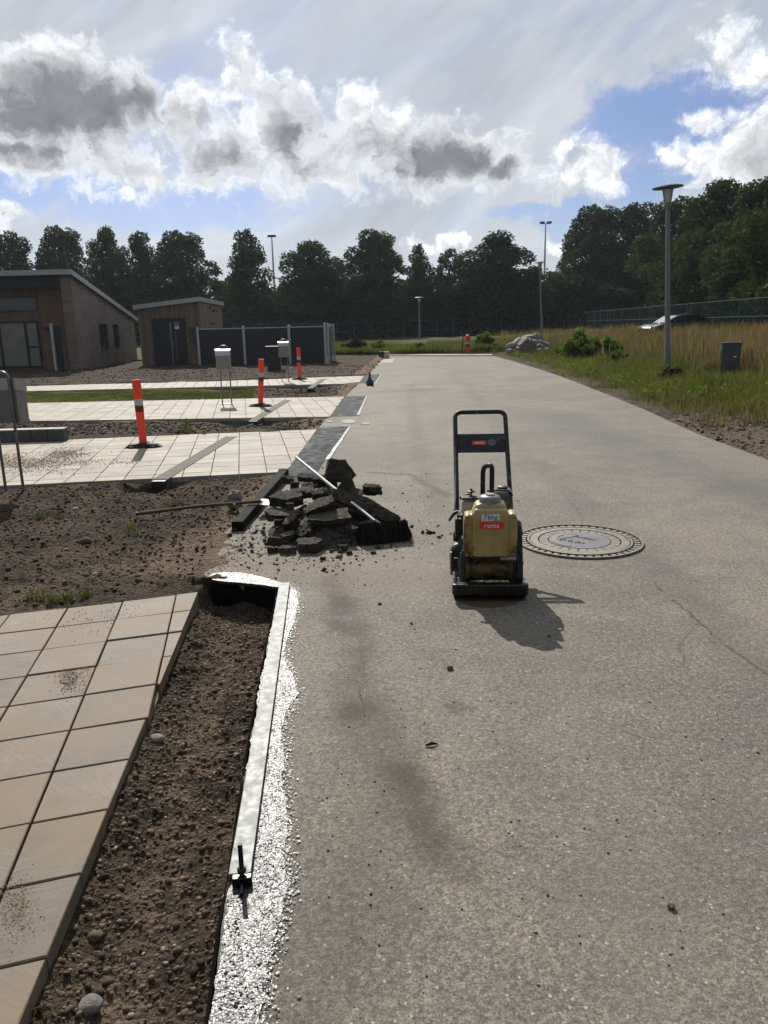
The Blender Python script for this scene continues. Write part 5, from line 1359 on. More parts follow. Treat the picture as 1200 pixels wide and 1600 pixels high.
# side wall (gable) with two window openings; local coordinates from the front corner
dx, dy = xb - xa, yb_ - HY; L = math.hypot(dx, dy); ang = math.atan2(dy, dx)
SW = Matrix.Rotation(ang, 4, 'Z')      # local x runs along the side wall, +y into the house
def wtop(s): return zt + (zb - zt) * s / L
def sside(px, Yg=None):
    """distance along the side wall where it crosses photo column px"""
    d = ray(px, 530); # solve (0,0)+t*d = (xa,HY)+s*(dx,dy)/L
    a = np.array([[d.x, -dx / L], [d.y, -dy / L]]); t, s = np.linalg.solve(a, np.array([xa, HY])); return s
w1 = (sside(156.5), sside(170)); w2 = (sside(178), sside(187))
def sz(py, s): 
    Y = HY + dy * s / L; return pl(170, py, Y).z
zs0, zs1 = sz(545.5, w1[0]), sz(506, w1[0])
wm = MB()
cuts = [0, w1[0], w1[1], w2[0], w2[1], L]
for i in range(5):
    s0, s1 = cuts[i], cuts[i + 1]
    if i in (1, 3):
        wm.prism([(s0, zg - .3), (s1, zg - .3), (s1, zs0), (s0, zs0)], -.3, 0, SW @ Matrix.Rotation(R(90), 4, 'X')); wm.prism([(s0, zs1), (s1, zs1), (s1, wtop(s1)), (s0, wtop(s0))], -.3, 0, SW @ Matrix.Rotation(R(90), 4, 'X'))
    else: wm.prism([(s0, zg - .3), (s1, zg - .3), (s1, wtop(s1)), (s0, wtop(s0))], -.3, 0, SW @ Matrix.Rotation(R(90), 4, 'X'))
wm.build('side_wall', 'brick', Hs_)
for (a, b) in (w1, w2):
    fr = MB(); t_ = .06
    for bx_ in ((a, a + t_, zs0, zs1), (b - t_, b, zs0, zs1), (a + t_, b - t_, zs0, zs0 + t_), (a + t_, b - t_, zs1 - t_, zs1)):
        fr.box(bx_[0], bx_[1], .10, .16, bx_[2], bx_[3], SW)
    w = fr.build('window', 'frame_dark', Hs_); MB().box(a + t_, b - t_, .12, .14, zs0 + t_, zs1 - t_, SW).build('pane', 'glass', w)
    MB().box(a - .04, b + .04, -.04, .10, zs0 - .03, zs0 + .002, SW).build('sill', 'galv_dark', w)
# front
MB().box(-pier, -.002, .0, .3, zg - .2, zt - .02).build('front_pier', 'brick', Hs_)
fy = .45
MB().box(xl, -pier - .002, fy + .03, fy + .2, zg - .2, zt - .02).build('front_wall', 'timber_red', Hs_)
zband0, zband1 = hz(449.5, 60), hz(434, 60)
MB().box(xl, -pier - .001, .05, fy, zband0, zt - .02).build('overhang_band', 'anthracite', Hs_)
# cladding boards, real boards with gaps
bmesh_ = MB().box(.004, .131, 0, .022, zg, zband0); me = None
wx1 = hx(57.5, 470, HY + fy) - xa; wz0, wz1 = hz(487, 40, HY + fy), hz(463, 40, HY + fy)
gx1 = hx(68, 575, HY + fy) - xa; gz0, gz1 = hz(575, 40, HY + fy), hz(501.5, 40, HY + fy)
x = -pier - .01 - .135; first = {}
while x > xl:
    segs = []
    inw = x < wx1 - .06; ing = x < gx1 - .06
    segs.append((gz1 if ing else zg - .1, wz0 if inw else zband0 - .001))
    if inw: segs.append((wz1, zband0 - .001))
    for (a, b) in segs:
        key = (round(a, 3), round(b, 3))
        if key not in first:
            o = MB().box(.003, .131, 0, .024, a, b).build('cladding_board', 'timber_red', Hs_); first[key] = o.data
        else:
            o = bpy.data.objects.new('cladding_board', first[key]); C.objects.link(o); o.parent = Hs_
        o.location = (x, fy + .003 + random.uniform(0, .004), 0)
    x -= .135
def window(x0, x1, z0, z1, y, mull=(), trans=(), pm='glass', t_=.07, name='window'):
    fr = MB(); fr.box(x0, x1, y - .02, y + .05, z0, z0 + t_); fr.box(x0, x1, y - .02, y + .05, z1 - t_, z1); fr.box(x0, x0 + t_, y - .018, y + .05, z0 + t_, z1 - t_); fr.box(x1 - t_, x1, y - .018, y + .05, z0 + t_, z1 - t_)
    xs = [x0 + t_]
    for m_ in mull: fr.box(m_ - t_ * .6, m_ + t_ * .6, y - .018, y + .05, z0 + t_, z1 - t_); xs += [m_ - t_ * .6, m_ + t_ * .6]
    xs.append(x1 - t_)
    for (a, b, z) in trans: fr.box(a, b, y - .016, y + .05, z - .05, z + .05)
    w = fr.build(name, 'frame_dark', Hs_)
    for i in range(0, len(xs), 2): MB().box(xs[i], xs[i + 1], y + .012, y + .03, z0 + t_, z1 - t_).build('pane', pm, w)
    return w
window(xl + .5, wx1, wz0, wz1, fy, mull=(wx1 - 3.2,), pm='glass')
m1 = hx(43, 540, HY + fy) - xa; m2 = hx(2, 540, HY + fy) - xa; m3 = m2 - 1.2
window(xl + .5, gx1, gz0, gz1, fy, mull=(m3, m2, m1), trans=((m1 + .04, gx1 - .07, hz(542, 55, HY + fy)),), pm='blind', t_=.09)
p = hx(73, 512, HY + fy) - xa; MB().lathe([(.13, 0), (.13, .03), (.09, .11), (0, .13)], 18, Matrix.Translation((p, fy - .08, hz(515, 73)))).build('wall_lamp', 'blackplastic', Hs_)
# dark screen with a pale post in front
sx0, sx1 = hx(84.5, 540, HY - 1.2) - xa, hx(101, 540, HY - .3) - xa
MB().box(hx(79, 505, HY - 1.2) - xa - .04, hx(79, 505, HY - 1.2) - xa + .06, -1.25, -1.15, zg, hz(505, 80, HY - 1.2)).build('screen_post', 'whitepost', Hs_)
MB().box(hx(82, 505, HY - 1.2) - xa, hx(99, 505, HY - .8) - xa, -1.19, -1.15, zg + .05, hz(509, 80, HY - 1.2)).build('screen_panel', 'anthracite', Hs_)
# roof slab and zinc trim
RT = .09
zr = hz(427, 100) + .02
rf = MB(); e = Vector((dx, dy)) / L
c0 = Vector((0.10, -.28)); 
def roofpt(s, off): 
    p = Vector((0, 0)) + e * s + Vector((e.y, -e.x)) * off; return p
A_ = roofpt(-.25, .12); B__ = roofpt(L + .3, .12); Cc = Vector((B__.x + xl, B__.y)); D_ = Vector((A_.x + xl, A_.y))
za = zt + (zt - zb) / L * .25; zbb = zt + (zb - zt) / L * (L + .3)
rf.add([(A_.x, A_.y, za), (B__.x, B__.y, zbb), (Cc.x, Cc.y, zbb), (D_.x, D_.y, za)] + [(A_.x, A_.y, za + .12), (B__.x, B__.y, zbb + .12), (Cc.x, Cc.y, zbb + .12), (D_.x, D_.y, za + .12)], [(3, 2, 1, 0), (4, 5, 6, 7), (0, 1, 5, 4), (1, 2, 6, 5), (2, 3, 7, 6), (3, 0, 4, 7)])
r_ = rf.build('roof', 'roofing', Hs_)
tr = MB()
def bar3(mb, p, q, z0p, z0q, h, w_):
    d = Vector((q.x - p.x, q.y - p.y)).normalized(); n = Vector((d.y, -d.x)) * w_
    vs = [(p.x, p.y, z0p), (q.x, q.y, z0q), (q.x + n.x, q.y + n.y, z0q), (p.x + n.x, p.y + n.y, z0p)]
    mb.add(vs + [(a, b, c + h) for a, b, c in vs], [(3, 2, 1, 0), (4, 5, 6, 7), (0, 1, 5, 4), (1, 2, 6, 5), (2, 3, 7, 6), (3, 0, 4, 7)])
bar3(tr, A_, B__, za - .04, zbb - .04, .22, .04); bar3(tr, D_, Vector((A_.x + .05, A_.y)), za - .04, za - .04, .22, .04)
tr.build('roof_trim', 'roofgrey', r_)

# ------------------------------------------------------------------ timber shed
SY = 37.3
def q_(px, py, Y=SY): return pl(px, py, Y)
x0 = q_(219, 530).x; x1 = q_(315.5, 530).x; zl = q_(212, 484).z; zh = q_(314, 471).z; g0 = -.15
Sh = thing('timber_shed', 'small timber clad shed with a dark double door beside the brick house', 'shed', (x0, SY, 0))
w_ = x1 - x0; bk = q_(347.5, 500, 43.6).x - x1; bkd = 43.6 - SY
zbk = q_(346, 478, 43.6).z
def stop(x): return zl + (zh - zl) * x / w_
dx0, dx1 = q_(241, 540).x - x0, q_(292, 540).x - x0; dz = q_(265, 497).z
first = None; nb = 28; bw = w_ / nb
for i in range(nb):
    a, b = i * bw, (i + 1) * bw - .008; zz = dz if (b > dx0 and a < dx1) else g0
    MB().prism([(a, zz), (b, zz), (b, stop(b)), (a, stop(a))], -.022, random.uniform(0, .006), Matrix.Rotation(R(90), 4, 'X')).build('cladding_board', 'timber', Sh)
se_ = Matrix.Translation((w_ + .0, 0, 0)) @ Matrix.Rotation(math.atan2(bkd, bk), 4, 'Z'); LS = math.hypot(bk, bkd)
for i in range(30):
    a, b = i * LS / 30, (i + 1) * LS / 30 - .008
    MB().prism([(a, g0), (b, g0), (b, zh + (zbk - zh) * b / LS), (a, zh + (zbk - zh) * a / LS)], -.022, random.uniform(0, .006), se_ @ Matrix.Rotation(R(90), 4, 'X')).build('cladding_board', 'timber', Sh)
MB().add([(0.01, .03, g0), (w_ - .03, .03, g0), (w_ + bk - .03, bkd, g0), (bk, bkd, g0), (0.01, .03, zl - .01), (w_ - .03, .03, zh - .01), (w_ + bk - .03, bkd, zbk - .01), (bk, bkd, zbk - .3)], [(0, 1, 5, 4), (1, 2, 6, 5), (2, 3, 7, 6), (3, 0, 4, 7), (4, 5, 6, 7)]).build('inner_wall', 'blackplastic', Sh)
rp = [(-.15, -.18, zl), (w_ + .08, -.18, zh + .01), (w_ + bk + .1, bkd + .2, zbk + .01), (bk - .1, bkd + .2, zbk - .35)]
r_ = MB().add([(a, b, c) for a, b, c in rp] + [(a, b, c + .2) for a, b, c in rp], [(3, 2, 1, 0), (4, 5, 6, 7), (0, 1, 5, 4), (1, 2, 6, 5), (2, 3, 7, 6), (3, 0, 4, 7)]).build('roof', 'roofgrey', Sh)
fr = MB(); fr.box(dx0, dx0 + .09, -.05, .02, g0, dz); fr.box(dx1 - .09, dx1, -.05, .02, g0, dz); fr.box(dx0, dx1, -.051, .02, dz - .12, dz + .002); fr.build('door_frame', 'frame_dark', Sh)
ml = dx0 + (dx1 - dx0) * .62
dl = MB().box(dx0 + .092, ml - .01, -.03, .02, g0 + .05, dz - .122).build('door_leaf', 'anthracite', Sh)
dr = MB().box(ml + .01, dx1 - .092, -.03, .02, g0 + .05, dz - .122).build('door_leaf', 'anthracite', Sh)
MB().box(ml - .14, ml - .08, -.036, -.029, .05, dz - .2).build('glass_strip', 'blind', dl)
MB().box(ml + .09, ml + .115, -.036, -.029, .3, dz - .6).build('glass_strip', 'blind', dr)
MB().box(ml + .09, ml + .30, -.036, -.029, dz - .52, dz - .2).build('door_window', 'blind', dr)
MB().box(ml + .10, ml + .29, -.038, -.0361, dz - .50, dz - .38).build('notice', 'stick_white', dr)
for zz in (.95, 1.07): MB().tube([(ml - .035, -.03, zz), (ml - .035, -.07, zz)], .02, 10).build('handle', 'galv', dl)
MB().box(dx1 + .05, dx1 + .08, -.04, 0, 1.15, 1.3).build('doorbell', 'galv', Sh)
for i, (px, py) in enumerate(((327.5, 481), (333, 486), (337.5, 486))):
    s_ = q_(px, py, SY + 2.2 + i * 1.2); MB().box(-.04, .04, -.06, 0, -.06, .06).build('vent', 'blackplastic', Sh, loc=(s_.x - x0 + .03, s_.y - SY, s_.z))
s_ = q_(330, 507, SY + 2.6); MB().lathe([(.10, 0), (.10, .03), (.03, .10), (0, .11)], 14).build('wall_lamp', 'blackplastic', Sh, loc=(s_.x - x0 + .1, s_.y - SY, s_.z))
MB().box(q_(297, 520).x - x0, q_(307.5, 520).x - x0, -.18, -.03, q_(300, 535).z, q_(300, 511).z).build('meter_box', 'cabinet', Sh, bevel=.01)

# ------------------------------------------------------------------ dark privacy fence
FY = 35.6
Fe = thing('privacy_fence', 'dark panel fence with pale posts right of the shed', 'fence', (0, FY, 0))
zf = pl(400, 511.5, FY).z; zp = pl(450, 508, FY).z
cols = [pl(px, 540, FY + dy_) for px, dy_ in ((310.5, .3), (382, .15), (452.5, 0), (508.5, 0))]
for i, c_ in enumerate(cols):
    MB().box(-.055, .055, -.055, .055, -.2, (zp if i < 3 else zp + .05)).build('fence_post', 'whitepost', Fe, loc=(c_.x, c_.y - FY, 0), bevel=.006)
MB().box(-.045, .045, -.045, .045, -.2, zp + .05).build('fence_post', 'whitepost', Fe, loc=(cols[3].x + .13, .12, 0), bevel=.006)
e1 = pl(518.5, 540, FY + 2.0)
MB().box(-.055, .055, -.055, .055, -.1, zp + .0).build('fence_post', 'whitepost', Fe, loc=(e1.x - .04, 2.0, 0), bevel=.006)
MB().box(-.045, .045, -.045, .045, -.1, zp - .0).build('fence_post', 'whitepost', Fe, loc=(e1.x + .1, 2.1, 0), bevel=.006)
def panel(p, q, z0, z1):
    d = (q - p); d.z = 0; L_ = d.length; pm = Matrix.Translation((p.x, p.y - FY, 0)) @ Matrix.Rotation(math.atan2(d.y, d.x), 4, 'Z')
    o = MB().box(.06, L_ - .06, -.02, .02, z0, z1 - .05, pm).build('fence_panel', 'anthracite', Fe)
    MB().box(.06, L_ - .06, -.03, .03, z1 - .049, z1, pm).build('top_rail', 'whitepost', o); MB().box(.06, L_ - .06, -.026, .026, z0 - .03, z0 - .001, pm).build('bottom_rail', 'galv_dark', o)
for i in range(3): panel(cols[i], cols[i + 1], .06, zf)
panel(cols[3] + Vector((.13, .12, 0)), Vector((e1.x - .04, FY + 2.0, 0)), .06, zf)
for px in (397, 485): MB().box(-.35, .35, -.1, .1, -.1, .05).build('footing', 'concrete', Fe, loc=(pl(px, 570, FY).x, 0, 0))

# ------------------------------------------------------------------ street lamps
def lamp(p, hgt, lean, label, k=1.0):
    t = thing('street_lamp', label, 'street lamp', p, 0, 'street lamps with flat round heads', rot=(0, lean, 0))
    r0 = .082 * k
    MB().tube([(0, 0, -.2), (0, 0, .9)], [r0 * 1.15, r0 * 1.12], 16).build('pole_base', 'lamp_grey', t, smooth=True)
    MB().tube([(0, 0, .9), (0, 0, hgt * .5), (0, 0, hgt - .62)], [r0, r0 * .86, r0 * .74], 16).build('pole', 'lamp_grey', t, smooth=True)
    MB().box(-.05, .05, -r0 * 1.1 - .012, -r0 * .9, .45, .75).build('service_door', 'lamp_grey', t, bevel=.004)
    MB().lathe([(.075, hgt - .64), (.085, hgt - .60), (.10, hgt - .45)], 18).build('collar', 'galv_dark', t, smooth=True)
    MB().lathe([(.10, hgt - .449), (.155, hgt - .10), (.0, hgt - .10)], 20).build('lamp_glass', 'lamp_glass', t, smooth=True)
    for a in range(4): MB().tube([(.11 * math.cos(a * 1.57 + .4), .11 * math.sin(a * 1.57 + .4), hgt - .44), (.20 * math.cos(a * 1.57 + .4), .20 * math.sin(a * 1.57 + .4), hgt - .06)], .010, 6).build('bracket', 'galv_dark', t)
    MB().lathe([(.0, hgt - .075), (.30, hgt - .068), (.425, hgt - .05), (.43, hgt - .03), (.30, hgt + .01), (.06, hgt + .035), (0, hgt + .036)], 36).build('lamp_disc', 'galv_dark', t, smooth=True)
    return t
pL = march(1043, 582, H_right, 10); tp = pl(1043.5, 290, pL.y); lamp(pL, tp.z - pL.z, math.atan2(tp.x - pL.x, tp.z - pL.z), 'tallest nearest street lamp rising from the grass on the right')
pb = pl(847, 530, 58.0); zg_ = Hs(H_right, pb.x, pb.y); tp = pl(843.5, 409, 58.0); lamp((pb.x, pb.y, zg_), tp.z - zg_, math.atan2(tp.x - pb.x, tp.z - zg_), 'street lamp behind the heap of stones in the middle distance')
pb = pl(655.5, 530, 74.0); tp = pl(653.5, 464.5, 74.0); lamp((pb.x, pb.y, .1), tp.z - .1, .0, 'small looking street lamp in front of the back fence')
def floodlight(px, pytop, Y, label, twin=True):
    b = pl(px, 510, Y); tp = pl(px, pytop, Y)
    t = thing('floodlight_mast', label, 'floodlight mast', (b.x, b.y, 0)); h = tp.z
    MB().tube([(0, 0, 0), (0, 0, h * .6), (0, 0, h)], [.22, .16, .09], 10).build('mast', 'galv', t, smooth=True)
    MB().box(-.75, .75, -.06, .06, h - .06, h + .04).build('crossarm', 'galv_dark', t)
    for x in ((-.55, .55) if twin else (-.25, .25)):
        MB().box(x - .36, x + .36, -.35, .35, h + .05, h + .30, Matrix.Identity(4)).build('floodlight', 'blackplastic', t, bevel=.06)
floodlight(848.5, 349.5, 125, 'tall floodlight mast with twin heads above the trees, right of centre')
floodlight(432, 370, 125, 'floodlight mast showing between the treetops on the left', twin=False)

# ------------------------------------------------------------------ electrical cabinet
pc = march(1139, 592, H_right, 8); cb_ = thing('utility_cabinet', 'dark grey green utility cabinet standing in the grass on the right', 'cabinet', pc, R(-24))
kk = (1235 / pc.y); hc = 57 / kk; wc = 27 / kk
MB().box(-wc * .50, wc * .52, -.13, .16, .0, hc * .965).build('body', 'cabinet', cb_, bevel=.006)
MB().box(-wc * .50 - .002, -wc * .50 - .0, -.12, .15, -.05, hc * .9).build('side_plate', 'cabinet_side', cb_)
MB().box(-wc * .54, wc * .56, -.15, .18, hc * .965, hc).build('roof_cap', 'cabinet', cb_, bevel=.008)
MB().box(-wc * .46, wc * .48, -.137, -.131, .05, hc * .93).build('door', 'cabinet', cb_, bevel=.003)
MB().box(-wc * .5 - .035, -wc * .5 - .003, -.10, -.02, hc * .78, hc * .86).build('lock', 'galv', cb_, bevel=.004)
MB().box(.06, .14, -.141, -.1371, hc * .60, hc * .63).build('type_plate', 'stick_white', cb_)
MB().box(-wc * .53, wc * .55, -.15, .18, -.15, .02).build('plinth', 'concrete', cb_)

# ------------------------------------------------------------------ parked car on the rise
cy_ = 50.0; ca0 = pl(1008, 512, cy_); ca1 = pl(1106, 500, cy_ + 1.2)
carL = (ca1 - ca0).length; gz_ = pl(1050, 488, cy_).z - 1.58
car = thing('parked_car', 'silver and dark parked car half hidden behind the tall brown grass', 'car', (ca0.x, cy_, gz_), math.atan2(1.2, ca1.x - ca0.x) + R(4))
s = carL / 4.3 * 1.0
prof = [(0.02, .35), (.0, .62), (.10, .72), (.55, .86), (1.05, .93), (4.05, 1.0), (4.25, .92), (4.3, .6), (4.25, .32), (.1, .28)]
def extr(pr, y0, y1, inset=0):
    n = len(pr); vs = [(x * s, y0, z) for x, z in pr] + [(x * s, y1, z) for x, z in pr]
    return MB().add(vs, [tuple(range(n)), tuple(range(2 * n - 1, n - 1, -1))] + [((i + 1) % n, i, n + i, n + (i + 1) % n) for i in range(n)])
extr(prof, -.86, .86).build('body', 'carpaint', car, bevel=.06, seg=3, smooth=True)
cab = [(.95, .93), (1.75, 1.36), (2.3, 1.45), (3.3, 1.43), (3.9, 1.22), (4.15, .99)]
extr(cab, -.70, .70).build('cabin', 'cardark', car, bevel=.05, seg=3, smooth=True)
MB().add([(1.02 * s, -.62, .985), (1.02 * s, .62, .985), (1.72 * s, .58, 1.365), (1.72 * s, -.58, 1.365)], [(0, 1, 2, 3)]).build('windscreen', 'carpaint', car)
extr([(1.2, 1.0), (1.8, 1.32), (2.3, 1.38), (2.4, 1.0)], -.712, -.705).build('side_window', 'carglass', car); extr([(2.5, 1.0), (2.5, 1.38), (3.3, 1.36), (3.85, 1.1), (3.8, 1.0)], -.712, -.705).build('side_window', 'carglass', car)
for x in (.85, 3.4):
    for y in (-.8, .8):
        w = MB().tube([(x * s, y - .11, .32), (x * s, y + .11, .32)], .32, 24).build('wheel', 'tyre', car, bevel=.03); MB().tube([(x * s, y - .115 if y < 0 else y + .105, .32), (x * s, y - .105 if y < 0 else y + .115, .32)], .20, 16).build('rim', 'galv', w)
MB().box(.02 * s, .12 * s, -.75, -.45, .62, .74).build('headlight', 'lamp_glass', car, bevel=.02); MB().box(.02 * s, .12 * s, .45, .75, .62, .74).build('headlight', 'lamp_glass', car, bevel=.02)
MB().box(1.35 * s, 1.5 * s, -1.0, -.86, .98, 1.1).build('wing_mirror', 'cardark', car, bevel=.02)

# ------------------------------------------------------------------ tennis-court fences with windbreak net
def court_fence(a, b, n, h, zf_, label, hidez=False):
    A = Vector((a[0], a[1], 0)); B = Vector((b[0], b[1], 0)); d = B - A; L_ = d.length; yaw = math.atan2(d.y, d.x)
    t = thing('court_fence', label, 'fence', A, yaw)
    pm = MB().tube([(0, 0, -.3), (0, 0, h)], .045, 8); pmd = None
    zs = [zf_(*(A + d * i / n).xy) for i in range(n + 1)]
    for i in range(n + 1):
        if pmd is None: o = pm.build('fence_post', 'post_steel', t); pmd = o.data
        else: o = bpy.data.objects.new('fence_post', pmd); C.objects.link(o); o.parent = t
        o.location = (L_ * i / n, 0, zs[i])
    for i in range(n):
        x0_, x1_ = L_ * i / n + .05, L_ * (i + 1) / n - .05; z0_, z1_ = zs[i], zs[i + 1]
        o = MB().add([(x0_, 0, z0_ + .02), (x1_, 0, z1_ + .02), (x1_, 0, z1_ + h - .06), (x0_, 0, z0_ + h - .06)], [(0, 1, 2, 3)]).build('net_panel', 'net', t)
    rl = MB()
    for i in range(n):
        for k_ in (h - .03, h * .52):
            if k_ < h * .6 and i % 3 == 1 and n > 20: continue
            rl.tube([(L_ * i / n, 0, zs[i] + k_), (L_ * (i + 1) / n, 0, zs[i + 1] + k_)], .022, 5)
    rl.build('rails', 'post_steel', t, kind='stuff')
fz = lambda x, y: Hs(H_right, x, y) * (1 if x > 8 else max(0, (x + 8) / 14.0)) + (.1 if x < -8 else 0)
pj = pl(905, 520, 92)
bl_ = pl(195, 520, 84)
court_fence((bl_.x, bl_.y), (pj.x, pj.y), 27, 2.15, lambda x, y: .0 + .15 * sstep(0, 20, x), 'long court fence across the back behind the end of the road')
fr0 = (20.9 + .0, 38.0); fr1 = (pj.x + .3, 91.5)
fr0 = tuple((Vector((20.4, 42.0)) + (Vector((20.4, 42.0)) - Vector(fr1)).normalized() * 9))
court_fence(fr0, fr1, 19, 2.05, lambda x, y: Hs(H_right, x, y) * .0 + .66, 'court fence running away behind the parked car on the right')

# ------------------------------------------------------------------ heap of stones
def boulder(px, py, Y, wx, hz_, dz_, label, yaw=0, tilt=0, box=False, m='stone', seed=0):
    k = 1235 / Y; w = wx / k / 2; h = hz_ / k / 2; d = dz_ / k / 2; c = pl(px, py, Y)
    bm = bmesh.new()
    if box:
        bmesh.ops.create_cube(bm, size=2); bmesh.ops.bevel(bm, geom=bm.edges[:], offset=.28, segments=2, affect='EDGES'); bmesh.ops.subdivide_edges(bm, edges=bm.edges[:], cuts=1, use_grid_fill=True)
    else: bmesh.ops.create_icosphere(bm, subdivisions=3, radius=1.15)
    off = Vector((px, py, seed))
    for v in bm.verts:
        f = 1 + .22 * mn.noise(v.co * 1.1 + off) + .08 * mn.noise(v.co * 3.5 + off); v.co = Vector((v.co.x * w * f, v.co.y * d * f, v.co.z * h * f))
    me = bpy.data.meshes.new('boulder'); bm.to_mesh(me); bm.free(); me.materials.append(M[m])
    for p in me.polygons: p.use_smooth = not box
    o = bpy.data.objects.new('boulder', me); C.objects.link(o); o.location = c; o.rotation_euler = (R(10), R(tilt), R(yaw)); tag(o, label, 'boulder', 'boulders in the heap beside the road end')
BY = 41.5
for a in ((822, 543, BY - .3, 26, 26, 16, 'largest flat faced slab in the front of the stone heap', 10, -35, True), (842, 548, BY - .2, 20, 17, 14, 'squarish stone right of the largest slab', -20, -30, True),
          (798, 541, BY, 15, 10, 12, 'pale stone at the left end of the heap', 0, -20, False), (808, 534, BY + .6, 16, 7, 12, 'long thin stone resting above the left end', 10, -38, True),
          (826, 528, BY + 1.0, 18, 8, 14, 'flat stone at the very top of the heap', 0, -6, True), (839, 529, BY + .9, 16, 14, 12, 'rounded stone at the top right of the heap', 0, 0, False),
          (829, 535, BY + .4, 15, 9, 12, 'grey stone under the top flat stone', 0, 5, True), (848, 538, BY + .5, 22, 10, 14, 'dark shaded stone on the right slope of the heap', 0, 25, True),
          (842, 549, BY - .6, 13, 9, 10, 'small dark stone low at the right', 0, 0, False), (852, 548, BY - .4, 13, 8, 10, 'small white stone at the right foot of the heap', 0, -10, False),
          (821, 556, BY - .9, 13, 7, 10, 'low rounded stone at the front foot of the heap', 0, 0, False), (797, 549, BY - .4, 11, 7, 9, 'small stone half in the grass at the left foot', 0, 0, False),
          (818, 535, BY + .9, 16, 16, 16, 'stone hidden behind the largest slab', 0, 0, False), (836, 541, BY + .5, 18, 18, 18, 'stone filling the middle of the heap', 0, 0, False), (834, 548, BY + .3, 30, 16, 20, 'broad stone buried under the heap', 0, 0, False)): boulder(*a)

# thin red hose loop at the far right
hp = pl(1190, 522, 27); t = []
for a in np.linspace(-.3, 3.3, 18): t.append((math.cos(a) * .42 * .9, .0, math.sin(a) * .34))
t += [(-.30, 0, -.22), (.2, 0, -.62), (.5, .05, -1.0)]
o = MB().tube(t, .011, 6).build('red_hose', 'red_plastic', None, loc=(hp.x + .12, hp.y, hp.z)); tag(o, 'thin red hose looping out of the brown grass at the right edge', 'hose')

# ------------------------------------------------------------------ leaves, grass, trees
def leaf_cloud(name, centers, radii, n, size, m, seed, parent=None, shell=.55, squash=.9, kind=None, lo=0.0, aspect=.62, droop=0.0, cull=None):
    g = np.random.default_rng(seed); centers = np.asarray(centers, float); radii = np.asarray(radii, float)
    vol = radii ** 2; pick = g.choice(len(centers), n, p=vol / vol.sum())
    d = g.normal(size=(n, 3)); d /= np.linalg.norm(d, axis=1)[:, None]
    rr_ = (shell + (1 - shell) * g.random(n)) ** .8; rr_ *= 1 + .22 * (g.random(n) - .5)
    rad = radii[pick]; p = centers[pick] + d * (rr_ * rad)[:, None] * np.array([1, 1, squash])
    nrm = d * .5 + g.normal(size=(n, 3)) * .8; nrm /= np.linalg.norm(nrm, axis=1)[:, None]
    t = np.cross(nrm, g.normal(size=(n, 3))); t /= np.linalg.norm(t, axis=1)[:, None]; b = np.cross(nrm, t)
    s = size * (.6 + .8 * g.random(n)); T = t * s[:, None]; B = b * (s * aspect)[:, None]
    V = np.stack([p - T, p - B * .9 - T * .1, p + T, p + B * .9 + T * .15], 1)
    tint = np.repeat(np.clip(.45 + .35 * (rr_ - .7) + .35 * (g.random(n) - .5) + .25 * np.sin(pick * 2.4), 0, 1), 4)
    F = np.arange(4 * n).reshape(n, 4)
    return raw_mesh(name, V.reshape(-1, 3), F, m, tint, parent, kind)
def make_tree(seed, H, W, nlobes, leaves, lsize, m, trunk_h=.22, loc=(0, 0, 0), label=None, group=None, top=.0, multi=False, low=.18, conic=.0):
    rd_ = random.Random(seed)
    t = thing('broadleaf_tree', label, 'tree', loc, rd_.uniform(0, 6.28), group)
    cs, rs = [], []
    for i in range(nlobes):
        u = (i + .5) / nlobes; z = low + (1 - low) * u
        prof_ = math.sin(math.pi * min(1, (u * .80 + .16))) ** .75 * (1 - conic * u)
        a = i * 2.4 + rd_.uniform(-.9, .9); r = W / 2 * prof_ * rd_.uniform(.30, .92)
        lr = W * rd_.uniform(.08, .19) * (1.0 - .25 * u)
        cs.append((math.cos(a) * r, math.sin(a) * r, H * z - lr * .6)); rs.append(lr)
    for k in range(5):
        cs.append((rd_.uniform(-.14, .14) * W, rd_.uniform(-.14, .14) * W, H * (.33 + .10 * k))); rs.append(W * .17)
    tr_ = MB(); rb = .022 * H + .04
    stems = [(0, 0)] if not multi else [(-.35, .1), (.3, -.1), (.05, .3)]
    for sx, sy in stems:
        tr_.tube([(sx, sy, -.5), (sx * 1.1, sy * 1.1, H * .25), (sx * 1.5 + rd_.uniform(-.2, .2), sy * 1.5, H * .55), (sx * 1.6, sy * 1.4, H * .85)], [rb * 1.2, rb * .85, rb * .5, rb * .15], 8)
    for i in range(0, len(cs), 2):
        c_ = Vector(cs[i]); st_ = Vector((0, 0, max(H * .15, c_.z * .55))); mid_ = st_.lerp(c_, .5) + Vector((0, 0, H * .03)); tr_.tube([st_, mid_, c_], [rb * .4, rb * .25, rb * .08], 5)
    tr_.build('trunk', 'bark', t, smooth=True)
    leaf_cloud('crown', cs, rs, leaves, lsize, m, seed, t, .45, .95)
    return t
